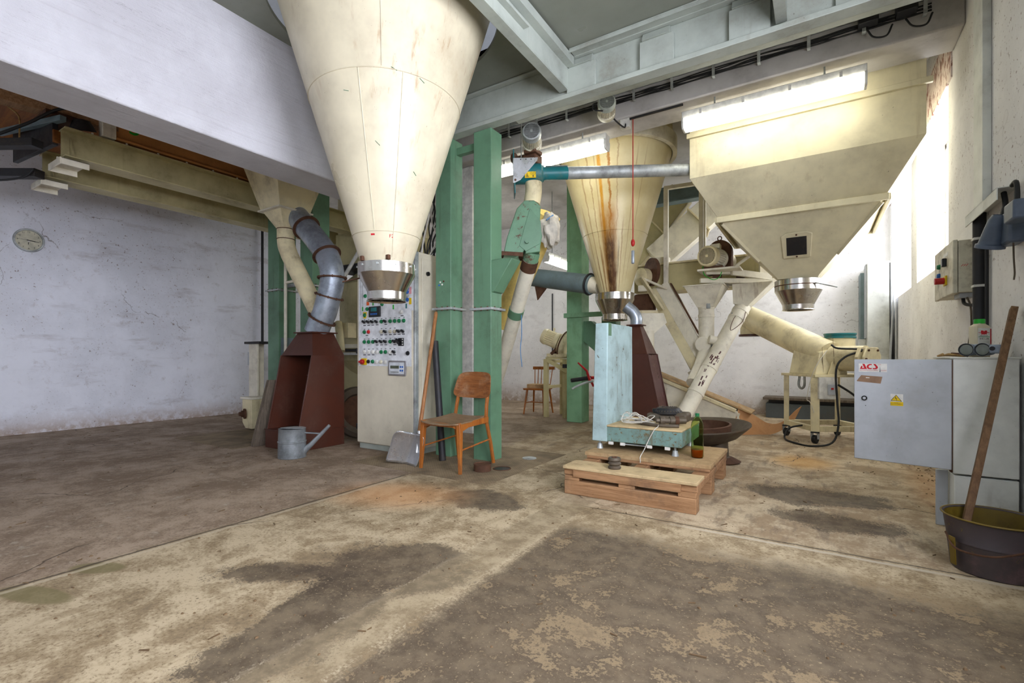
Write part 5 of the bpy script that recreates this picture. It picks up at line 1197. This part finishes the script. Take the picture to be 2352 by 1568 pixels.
part('body', t, B().box(.835,.944,3.40,3.55,1.70,1.80), 'bluepl', .01); part('front', t, B().box(.84,.93,3.548,3.556,1.705,1.79), 'boxbeige', .004)

t = thing('control_box', 'dirty beige control box with coloured buttons on the wall by the near window', 'control box', (.87,4.8,1.455))
part('body', t, B().box(.835,.9445,4.515,5.12,1.455,1.82), 'boxbeige', .006); dr = part('door', t, B().box(.806,.832,4.51,5.125,1.45,1.825), 'boxbeige', .005)
for y, z, m in ((4.93,1.70,'grn'),(4.93,1.63,'blue')):
    part('button', t, B().lathe((.806,y,z), [(.02,0),(.02,.008),(.015,.02)], 18, (-1,0,0)), m)
part('button', t, B().lathe((.806,5.03,1.62), [(.02,0),(.02,.008)], 18, (-1,0,0)), 'blue')
part('rocker', t, B().box(.78,.806,4.70,4.74,1.67,1.73), 'black', .004); part('label_plate', t, B().box(.8045,.806,4.66,4.80,1.745,1.77), 'white')
es = part('emergency_plate', t, B().box(.795,.806,4.68,4.76,1.53,1.60), 'yellow', .003); part('emergency_switch', es, B().cyl((.795,4.72,1.565),(.74,4.72,1.565),.024), 'red', .003)
for k in range(3): part('scratch', t, B().bar((.85+.012*k,4.5148,1.635),(.862+.012*k,4.5148,1.65),.003,.001,(0,1,0)), 'redink')
part('gland', t, B().box(.85,.93,4.56,4.72,1.42,1.455), 'cabgrey', .004)
part('cable', t, B().tube(bez([(.88,4.62,1.42),(.88,4.58,1.38),(.90,4.5,1.36),(.92,4.40,1.365)],5), .011, 10), 'rubber')
part('cord', t, B().tube(bez([(.89,4.56,1.42),(.90,4.52,1.35),(.91,4.55,1.22),(.91,4.62,1.10),(.90,4.56,1.03),(.84,4.30,1.005)],5), .006, 8), 'oldwood')

t = thing('electrical_cabinet', 'grey electrical cabinet with open door and stickers on the window wall', 'cabinet', (.78,3.9,0))
part('body', t, B().box(.655,.925,3.66,4.12,.335,.995), 'cabw', .005); part('lower_stand', t, B().box(.66,.925,3.665,4.10,.0,.325), 'cabw', .005)
part('top', t, B().box(.64,.93,3.65,4.13,.992,1.0), 'cabw', .002)
part('gasket', t, B().box(.644,.656,3.663,3.70,.34,.985), 'rust', .003); part('inner_leg', t, B().box(.60,.655,3.78,3.80,.0,.33), 'cabgrey', .003)
H = V((.648,3.655,.355)); Ud = V((-.448,.112,0)); L = Ud.length; U = -Ud.normalized(); W = V((0,0,1))
E0 = H + Ud
N = U.cross(W)
dr = part('door', t, B().prism([E0, E0+U*L, E0+U*L+W*.632, E0+W*.632], -N*.02), 'cabgrey', .004, label='grey door swung open')
pd = lambda n, pts, m, o=0, th=.001, pa=None: part(n, pa or dr, onplane(E0, U, W, pts, o, th), m)
k = L/225.; px = lambda x, y: ((x-1962)*k, .632-(y-827)*k*1.02)
R = lambda x0,x1,y0,y1: [px(x0,y1),px(x1,y1),px(x1,y0),px(x0,y0)]
st = pd('company_sticker', R(1974,2044,840,865), 'white')
zz = lambda L_: [px(1940+x/9.8, 820+y/9.8) for x, y in L_]
for lt in ([(362,355),(398,265),(432,265),(415,322),(470,322),(422,205),(478,205),(528,330),(540,357)],
           [(655,207),(655,240),(612,240),(585,262),(577,298),(600,325),(655,325),(655,357),(572,357),(540,325),(527,290),(545,240),(592,207)],
           [(690,207),(742,207),(798,282),(805,320),(772,357),(680,357),(680,325),(738,325),(752,305),(745,285)]):
    pd('lettering', zz(lt), 'redink', .001, .0006)
def tx(s, x, y, size, m): 
    a, c = px(x, y); text('lettering', dr, s, E0+U*a+W*c+N*.0012, U, W, size, m, .0003)
tx('AUTOMATIZAČNÍ A ŘÍDÍCÍ', 1999.5, 860.2, .0079, 'redink'); tx('SYSTÉMY', 2035.5, 860.5, .0075, 'redink'); tx('s.r.o.', 2026, 842.3, .008, 'redink')
pd('sticker_gap', [px(2025.5,865),px(2028.5,865),px(2027,846)], 'bluegrey', .001, .0005)
pd('torn_sticker', zz([(285,705),(395,540),(910,575),(868,775),(290,725)]), 'cardb')
pd('torn_spot', zz([(510,598),(600,602),(600,622),(510,622)]), 'white', .001, .0004)
lk = pd('lock', circ(*px(1988.5,944), 7.5*k), 'black', 0, .006); pd('lock_core', circ(*px(1988.5,944), 4*k), 'cabgrey', .006, .003, lk)
ws = pd('warning_sticker', R(2052,2081.5,928,951), 'white'); pd('yellow_band', R(2052,2081.8,950.5,962), 'yellow', 0, .0011)
pd('triangle', zz([(1100,1250),(1365,1265),(1230,1078)]), 'ink', .001, .0005, ws); pd('triangle', zz([(1122,1240),(1342,1252),(1230,1097)]), 'yellow', .0015, .0005, ws)
pd('bolt_sign', zz([(1215,1135),(1230,1130),(1222,1180),(1250,1168),(1238,1215),(1245,1215),(1232,1240),(1225,1212),(1232,1212),(1238,1186),(1205,1192)]), 'ink', .002, .0005, ws)
tx('POZOR', 2065, 954.2, .006, 'ink'); tx('ELEKTRICKÉ ZAŘÍZENÍ', 2066, 957.2, .0058, 'ink')
pd('screw_hole', circ(*px(1991.5,966.5), 1.3*k, 8), 'ink', 0, .0005)

t = thing('oil_can', 'cream spray oil tin with red emblem and green cap on the grey cabinet', 'can', (.815,3.90,1.0))
cx, cy = .815, 3.90; q = V((.79,.61,0)); nn = V((.61,-.79,0))
def ell(rx, ry, z, s=1): return [tuple(V((cx,cy,z)) + q*(rx*math.copysign(abs(math.cos(a))**.6, math.cos(a))*s) + nn*(ry*math.copysign(abs(math.sin(a))**.6, math.sin(a))*s)) for a in [2*PI*i/32 for i in range(32)]]
part('tin', t, B().loft([ell(.051,.03,1.001), ell(.051,.03,1.178), ell(.046,.026,1.186), ell(.026,.022,1.196), ell(.024,.022,1.20)]), 'cream', .001)
part('cap', t, B().lathe((cx,cy,1.199), [(.026,0),(.026,.024),(.024,.027)], 28), 'brightgreen')
Of = V((cx,cy,1.0)) + nn*.0303
lp = lambda n, pts, m, o=0: part(n, t, onplane(Of, q, (0,0,1), pts, o, .0005), m)
lp('label', rect(-.046,.046,.03,.172), 'white'); lp('stripe', rect(.034,.041,.03,.168), 'redink', .0005); lp('stripe', rect(-.041,.031,.118,.121), 'greenink', .0005); lp('stripe', rect(-.041,.033,.068,.071), 'greenink', .0005)
lp('emblem', [(-.042,.146),(-.026,.146),(-.026,.157),(-.012,.157),(-.006,.151),(0,.157),(.014,.157),(.014,.147),(.028,.147),(.028,.143),(.014,.143),(.008,.132),(0,.137),(-.006,.131),(-.013,.136),(-.020,.131),(-.026,.143),(-.042,.143)], 'redink', .0005)
text('lettering', t, 'HHS LUBE', Of+q*-.004+V((0,0,.108))+nn*.0008, q, (0,0,1), .0145, 'ink', .0002)
text('lettering', t, 'Haftschmierstoff', Of+q*-.008+V((0,0,.1265))+nn*.0008, q, (0,0,1), .0075, 'ink', .0002)
for z in (.098,.091,.084,.077): lp('text_line', rect(-.037,.028,z-.0012,z+.0012), 'galvd', .0005)
t = thing('twin_lamp', 'pale grey-blue twin-lens lamp lying on the grey cabinet before the oil tin', 'lamp', (.79,3.73,1.0))
dv_ = V((-.30,-.42,.0)).normalized(); sd_ = V((.84,-.54,0)).normalized()
for s in (-.036,.036):
    o = V((.775,3.76,1.043)) + sd_*s
    part('barrel', t, B().lathe(tuple(o-dv_*.07), [(.025,0),(.032,.02),(.036,.09),(.037,.10),(.032,.10),(.031,.09)], 30, dv_), 'ltblue')
    part('lens', t, B().lathe(tuple(o+dv_*.022), [(.032,0),(.030,.004),(.015,.007)], 30, dv_), 'lens'); part('lens_rim', t, B().ring(tuple(o+dv_*.028), .034, .003, 30, 8, dv_), 'black')
part('bridge', t, B().bar((.775,3.77,1.055)-0*dv_ if False else V((.775,3.77,1.06))-dv_*.06, V((.775,3.77,1.06))+dv_*.015, .075, .03), 'ltblue', .01)
part('side_pad', t, B().bar(V((.80,3.73,1.045))+sd_*.03, V((.80,3.73,1.045))+sd_*.085, .075, .05), 'ltblue', .012)
part('side_knob', t, B().cyl(V((.80,3.73,1.048))+sd_*.05+dv_*.035, V((.80,3.73,1.048))+sd_*.05+dv_*.041, .012), 'black')
t = thing('strap', 'tan cord and leather scraps lying on the grey cabinet edge', 'strap', (.70,3.95,1.0))
for k in range(5): part('strand', t, B().tube(bez([(.66+.004*k,4.10-.01*k,1.008+.003*k),(.68,3.98+.01*k,1.012),(.705-.008*k,3.86,1.010+.002*k),(.73,3.78+.01*k,1.007)],5), .006, 8), 'straw')
part('pencil', t, B().bar((.70,3.95,1.024),(.76,3.85,1.018),.012,.01), 'brown', .002)

single('wooden_batten', 'long weathered wooden batten leaning from the bucket against the window wall', 'batten', B().bar((.575,3.10,.045),(.912,3.70,1.27),.044,.03,(1,0,0)), 'plank', .003)
t = thing('metal_bucket', 'dented dark metal bucket stained yellow standing by the grey cabinet', 'bucket', (.70,3.10,0))
bx, by = .70, 3.10
g = paint('stained_bucket_metal', (74,66,68), .4, .2, dirt=(140,108,110), amt=.5, scale=3, chips=(128,112,40), chipamt=-.02)
part('body', t, B().lathe((bx,by,0), [(0,.001),(.150,.001),(.155,.006),(.168,.135),(.171,.138),(.171,.146),(.169,.15),(.182,.245),(.190,.25),(.188,.256),(.178,.25),(.15,.012),(0,.012)], 64, cap=False), g)
gi_ = paint('yellow_stained_inside', (112,92,30), .45, dirt=(60,46,24), amt=.5, scale=4)
part('inner_stain', t, B().lathe((bx,by,0), [(.152,.03),(.177,.247),(.1765,.247),(.1515,.03)], 64, cap=False), gi_); part('rim', t, B().ring((bx,by,.253),.188,.004,64,8), gi_)
part('wire_handle', t, B().tube(bez([(bx-.178,by-.03,.16),(bx-.16,by-.14,.12),(bx-.06,by-.205,.125),(bx+.04,by-.205,.16),(bx+.11,by-.18,.19),(bx+.16,by-.12,.175)],6), .0045, 8), 'rust')
part('paint_run', t, B().prism([(bx-.163,by-.075,.03),(bx-.15,by-.10,.03),(bx-.157,by-.109,.16),(bx-.171,by-.078,.16)], (-.006,-.004,0)), gi_, .001)
part('ear', t, B().bar((bx+.09,by-.155,.20),(bx+.13,by-.15,.17),.03,.03), 'rust', .004)

# ------------------------------------------------------------------ far left: beams, clock, machine bits
def ibeam(name, label, x, y0, y1, zb, zt, hw, mat):
    t = thing(name, label, 'steel beam', (x,(y0+y1)/2,zb))
    part('web', t, B().box(x-.008,x+.008,y0,y1,zb+.012,zt-.012), mat); part('lower_flange', t, B().box(x-hw,x+hw,y0,y1,zb,zb+.012), mat, .003); part('upper_flange', t, B().box(x-hw,x+hw,y0,y1,zt-.012,zt), mat, .003)
    part('end_foot', t, B().prism([(x-hw*1.5,y0-.04,zb-.05),(x+hw*1.5,y0-.04,zb-.05),(x+hw*1.5,y0-.04,zb-.04),(x-hw*1.5,y0-.04,zb-.04)], (0,.2,0)), 'creamw', .003)
    part('foot_lip', t, B().box(x-hw*1.5,x+hw*1.5,y0-.05,y0-.038,zb-.10,zb-.04).box(x-hw*1.5,x-hw*1.5+.012,y0-.04,y0+.16,zb-.10,zb-.04).box(x+hw*1.5-.012,x+hw*1.5,y0-.04,y0+.16,zb-.10,zb-.04), 'creamw', .003)
    part('gusset', t, B().prism([(x+.01,y0+.06,zb+.012),(x+hw,y0+.06,zb+.012),(x+.01,y0+.06,zb+.2)], (0,.01,0)), mat)
    part('foot_web', t, B().box(x-.01,x+.01,y0-.03,y0+.15,zb-.04,zb), 'creamw')
    for k in range(9): part('bolt', t, B().cyl((x+hw-.012,y0+.2+k*.27,zt),(x+hw-.012,y0+.2+k*.27,zt+.014),.01,n=6), 'creamw')
    return t
ibeam('steel_beam', 'yellowish cream steel beam nearer the white concrete beam', -5.92, 1.50, 4.9, 2.85, 3.12, .11, 'olivecream')
ibeam('steel_beam', 'yellowish cream steel beam nearer the clock wall', -6.77, 1.57, 5.3, 2.85, 3.12, .11, 'olivecream')
t = thing('weigh_bin', 'orange-brown bin side with green figure above the cream beams', 'bin', (-5.9,3.2,3.2))
part('side', t, B().box(-6.55,-5.84,1.88,3.80,3.14,3.69), 'orangebr', .006); part('lip', t, B().box(-5.85,-5.80,1.88,3.80,3.14,3.16), 'orangebr', .003)
text('marking', t, '5', (-5.838,2.04,3.315), (0,1,0), (0,0,1), .22, 'brightgreen', .001)
part('corner_post', t, B().box(-5.90,-5.80,1.77,1.88,3.135,3.69), 'creamw', .006)
t = thing('wood_rafter', 'short pale wooden rafter under the stained planks at the ceiling edge', 'rafter', (-5.6,1.5,3.5))
part('rafter', t, B().bar((-5.9,1.95,3.30),(-6.35,1.10,3.42),.16,.14), 'pallet', .004)
single('insulation_panel', 'torn brown fibre panel above the end of the cream beam', 'panel', B().box(-6.4,-5.95,1.40,1.72,3.24,3.28), 'rust', .004)
single('hanging_light', 'dark round lamp reflector above the cream beam near the torn panel', 'lamp', B().lathe((-5.93,1.66,3.17), [(.02,.10),(.06,.09),(.105,.0),(.10,.0),(.055,.08)], 32, (.3,-.2,1)), 'dark')
t = thing('hoist', 'black steel hoist frame with cables at the ends of the cream beams', 'hoist', (-6.4,1.4,2.85))
part('plate', t, B().hexa([(-6.9,1.38,2.98),(-6.0,1.46,2.98),(-6.0,1.50,2.98),(-6.9,1.42,2.98)], [(-6.9,1.38,3.32),(-6.0,1.46,3.22),(-6.0,1.50,3.22),(-6.9,1.42,3.32)]), 'dark', .004)
part('rail', t, B().bar((-6.0,1.36,2.95),(-7.0,.85,2.98),.10,.07), 'dark', .004); part('rail', t, B().bar((-6.55,1.50,2.83),(-7.3,1.1,2.86),.10,.08), 'dark', .004)
part('top_arm', t, B().bar((-5.86,1.50,3.20),(-6.9,1.28,3.24),.05,.05), 'bluegrey', .003); part('wood_packer', t, B().box(-6.12,-5.98,1.46,1.6,3.0,3.12), 'planks', .006)
part('cable', t, B().tube(bez([(-5.75,1.75,3.33),(-5.9,1.5,3.3),(-6.05,1.30,3.12),(-6.4,1.1,3.0),(-6.9,.9,2.98)],5), .014, 8), 'rubber')
part('cord', t, B().tube(bez([(-6.4,1.25,3.35),(-6.3,1.3,3.25),(-6.28,1.3,3.1),(-6.3,1.3,3.0)],5), .007, 6), 'straw')
part('cable', t, B().tube(bez([(-6.5,1.45,2.85),(-6.62,1.40,2.78),(-6.9,1.25,2.76),(-7.2,1.1,2.84)],5), .010, 8), 'rubber')

t = thing('clock', 'round grey-rimmed clock on the whitewashed wall', 'clock', (LX+.02,1.885,2.525))
cc = (LX+.001,1.885,2.525)
part('rim', t, B().lathe(cc, [(.130,0),(.150,.0),(.153,.02),(.146,.036),(.132,.036),(.128,.02)], 56, (1,0,0), cap=False), 'galvd')
part('face', t, B().cyl(cc, (LX+.016,1.885,2.525), .131, n=56), 'clockface')
for h in range(12):
    a = PI/2 - h*PI/6; text('numeral', t, str(12 if h == 0 else h), (LX+.0165,1.885+.106*math.cos(a),2.525+.106*math.sin(a)), (0,1,0), (0,0,1), .030, 'ink', .0004)
def hand(ang, L, w, back=.02):
    a = math.radians(90-ang); d = V((0,math.cos(a),math.sin(a))); part('hand', t, B().bar(V((LX+.020,1.885,2.525))-d*back, V((LX+.020,1.885,2.525))+d*L, w, .002, (1,0,0)), 'ink')
hand(97, .062, .010); hand(96, .098, .006); hand(273, .10, .002, .0); part('alarm_hand', t, B().bar((LX+.018,1.882,2.50),(LX+.018,1.88,2.47),.006,.002,(1,0,0)), 'ink')
part('centre_cap', t, B().cyl((LX+.017,1.885,2.512),(LX+.021,1.885,2.512),.008,n=16), 'white')

single('vertical_pipe', 'thin dark pipe standing against the whitewashed wall', 'pipe', B().cyl((-8.62,4.97,.001),(-8.62,4.97,3.35),.022), 'dark')
t = thing('vertical_pipe', 'thin white vertical pipe in front of the green ducts behind the brown hood', 'pipe', (-6.0,3.79,0))
part('pipe', t, B().tube([(-6.02,3.79,.001),(-6.02,3.79,2.42)], .021, 14), 'creamw'); part('bracket', t, B().cyl((-6.02,3.79,2.0),(-5.75,3.83,2.02),.018), 'creamw')
t = thing('cream_post', 'cream steel angle post with dark cap behind the small cream box', 'post', (-7.2,4.06,0))
part('post', t, B().box(-7.30,-7.24,4.0,4.2,.001,1.20).box(-7.24,-7.08,4.0,4.03,.001,1.20), 'creamw', .003); part('cap', t, B().box(-7.36,-6.95,3.96,4.22,1.20,1.235), 'dark', .003); part('meter_box', t, B().box(-7.43,-7.31,4.05,4.15,.88,1.08), 'cabgrey', .004)
t = thing('gear_unit', 'small cream gearbox with greasy shaft end beside the leaning board', 'gearbox', (-6.6,3.7,0))
part('case', t, B().prism([(-6.74,3.60,.10),(-6.66,3.60,.02),(-6.50,3.60,.02),(-6.50,3.60,.42),(-6.74,3.60,.42)], (0,.35,0)), 'cream2', .006); part('lid', t, B().box(-6.76,-6.48,3.58,3.97,.42,.45), 'creamw', .004)
part('shaft', t, B().lathe((-6.66,3.60,.22), [(.07,0),(.07,.02),(.045,.02),(.045,.05),(.028,.05),(.028,.08)], 26, (-.3,-1,0)), 'rust')
single('old_board', 'rough grey wooden board leaning against the brown hood', 'board', B().hexa([(-5.36,2.95,0),(-5.30,2.95,0),(-5.30,3.25,0),(-5.36,3.25,0)], [(-5.29,3.10,.74),(-5.235,3.10,.74),(-5.235,3.40,.74),(-5.29,3.40,.74)]), 'oldwood', .004)

# feed mixer seen between hood and cabinet
t = thing('feed_mixer', 'large aged cream feed mixer standing behind the hood and control cabinet', 'mixer', (-6.2,5.5,0))
part('tank', t, B().lathe((-6.05,5.75,0), [(.25,.25),(.85,.95),(.85,2.15),(.5,2.45)], 64), 'olivecream'); part('skirt', t, B().box(-6.9,-5.35,5.1,6.3,.001,.9), 'olivecream', .01)
part('rail', t, B().box(-6.7,-4.9,4.60,4.66,1.13,1.19), 'creamw', .005); part('rail', t, B().box(-6.7,-4.9,4.60,4.66,1.03,1.07), 'white', .005); part('rail_gap', t, B().box(-6.7,-4.9,4.61,4.65,1.08,1.12), 'dark', .003)
part('small_box', t, B().box(-5.88,-5.70,4.55,4.70,1.28,1.50), 'cream2', .005)
part('neck', t, B().box(-6.5,-5.4,4.95,5.95,2.40,2.95), 'olivecream', .01); part('neck_flange', t, B().box(-6.55,-5.35,4.9,6.0,2.36,2.44), 'dark', .005); part('upper_duct', t, B().box(-6.45,-5.4,4.95,5.95,2.95,3.95), 'cream2', .01)
part('slant_pipe', t, B().cyl((-5.95,4.62,2.1),(-5.45,4.70,2.75),.028), 'white'); part('drop_pipe', t, B().tube(bez([(-5.85,4.50,1.5),(-5.75,4.45,1.3),(-5.66,4.40,1.08)],4), .055, 20), 'cream2')
t = thing('tyre', 'worn dark wheel rim leaning between brown hood and control cabinet', 'wheel', (-4.8,3.98,0))
m = MX.Translation((-4.80,3.99,.318)) @ V((0,0,1)).rotation_difference(V((.88,-.30,.36))).to_matrix().to_4x4() 
part('tread', t, B().lathe((0,0,0), [(.22,-.06),(.29,-.075),(.325,-.03),(.325,.03),(.29,.075),(.22,.06),(.20,0)], 56, cap=False).xf(m), 'greasy'); part('disc', t, B().cyl((0,0,-.02),(0,0,.02),.21,n=48).xf(m), 'rust')
single('white_post', 'narrow white steel post with pipe between the two tall green ducts', 'post', B().box(-4.02,-3.80,5.0,5.06,.001,3.5), 'white', .003)
single('thin_conduit', 'thin grey conduit rod standing between the two tall green ducts', 'conduit', B().cyl((-2.985,3.98,.001),(-2.985,3.98,3.15),.013), 'galvd')
t = thing('red_cord', 'red hanging cord with a steel shackle in front of the rust-streaked hopper', 'cord', (-1.65,4.9,2.0))
part('cord', t, B().tube([(-1.63,4.92,3.52),(-1.63,4.92,2.22)], .006, 6), 'rope'); part('knot', t, B().ball((-1.63,4.92,2.20),(.022,.022,.04),12), 'red')
part('shackle', t, B().box(-1.645,-1.615,4.905,4.935,1.98,2.12), 'galv', .008)

# loose straw, grit and chips on the floor
random.seed(21); b = B()
def speck(x, y, s, kind):
    a = random.uniform(0, PI)
    if kind == 0:
        l, w_ = s*random.uniform(1.5,4), s*.28; c_, s_ = math.cos(a), math.sin(a)
        b.hexa([(x-c_*l-s_*-w_*-1,y-s_*l+c_*-w_,.0006),(x+c_*l+s_*w_,y+s_*l-c_*w_,.0006),(x+c_*l-s_*w_,y+s_*l+c_*w_,.0006),(x-c_*l-s_*w_,y-s_*l+c_*w_,.0006)],
               [(x-c_*l+s_*w_,y-s_*l-c_*w_,.004),(x+c_*l+s_*w_,y+s_*l-c_*w_,.006),(x+c_*l-s_*w_,y+s_*l+c_*w_,.006),(x-c_*l-s_*w_,y-s_*l+c_*w_,.004)])
    else:
        n_ = 6; r = [s*random.uniform(.5,1.2) for _ in range(n_)]
        b.loft([[(x+r[i]*math.cos(2*PI*i/n_),y+r[i]*math.sin(2*PI*i/n_),.0006) for i in range(n_)],[(x+.6*r[i]*math.cos(2*PI*i/n_),y+.6*r[i]*math.sin(2*PI*i/n_),.0006+s*.6) for i in range(n_)]])
for _ in range(420):
    d_ = random.uniform(1.2, 6.5); u_ = random.uniform(-1.05, 1.05)
    x = d_*(-.5373+.8434*u_); y = d_*(.8434+.5373*u_)
    if x > .85 or x < -8.4 or y > 9.2: continue
    speck(x, y, random.uniform(.003,.009), random.random() < .72)
for _ in range(60): speck(.86-abs(random.gauss(0,.10)), random.uniform(4.2,6.5), random.uniform(.004,.012), 1)
o = finish('floor_debris', b, paint('straw_and_grit', (112,90,64), .9, dirt=(60,48,36), amt=.8, scale=9), (0,0,0)); o['kind'] = 'stuff'; o['label'] = 'scattered straw bits, chips and grit on the concrete floor'; o['category'] = 'debris'

# ------------------------------------------------------------------ camera, light, view
cam = bpy.data.cameras.new('camera'); co = bpy.data.objects.new('camera', cam); COL.objects.link(co)
cam.sensor_width = 36; cam.lens = 1100/2352*36; cam.shift_y = 36/2352; cam.clip_start = .05
co.location = (0, 0, 1); co.rotation_euler = (PI/2, 0, math.radians(32.5))
scn.camera = co
wd = bpy.data.worlds.new('sky'); scn.world = wd; wd.use_nodes = True
bg = wd.node_tree.nodes['Background']; bg.inputs[0].default_value = (.82,.90,1,1); bg.inputs[1].default_value = .5
scn.view_settings.view_transform = 'Standard'; scn.view_settings.look = 'None'; scn.view_settings.gamma = 1
scn.view_settings.use_curve_mapping = False
scn.view_settings.exposure = .42
scn.cycles.max_bounces = 6; scn.cycles.diffuse_bounces = 3; scn.cycles.glossy_bounces = 3; scn.cycles.transmission_bounces = 7
scn.cycles.adaptive_threshold = .04
scn.cycles.sample_clamp_indirect = 6
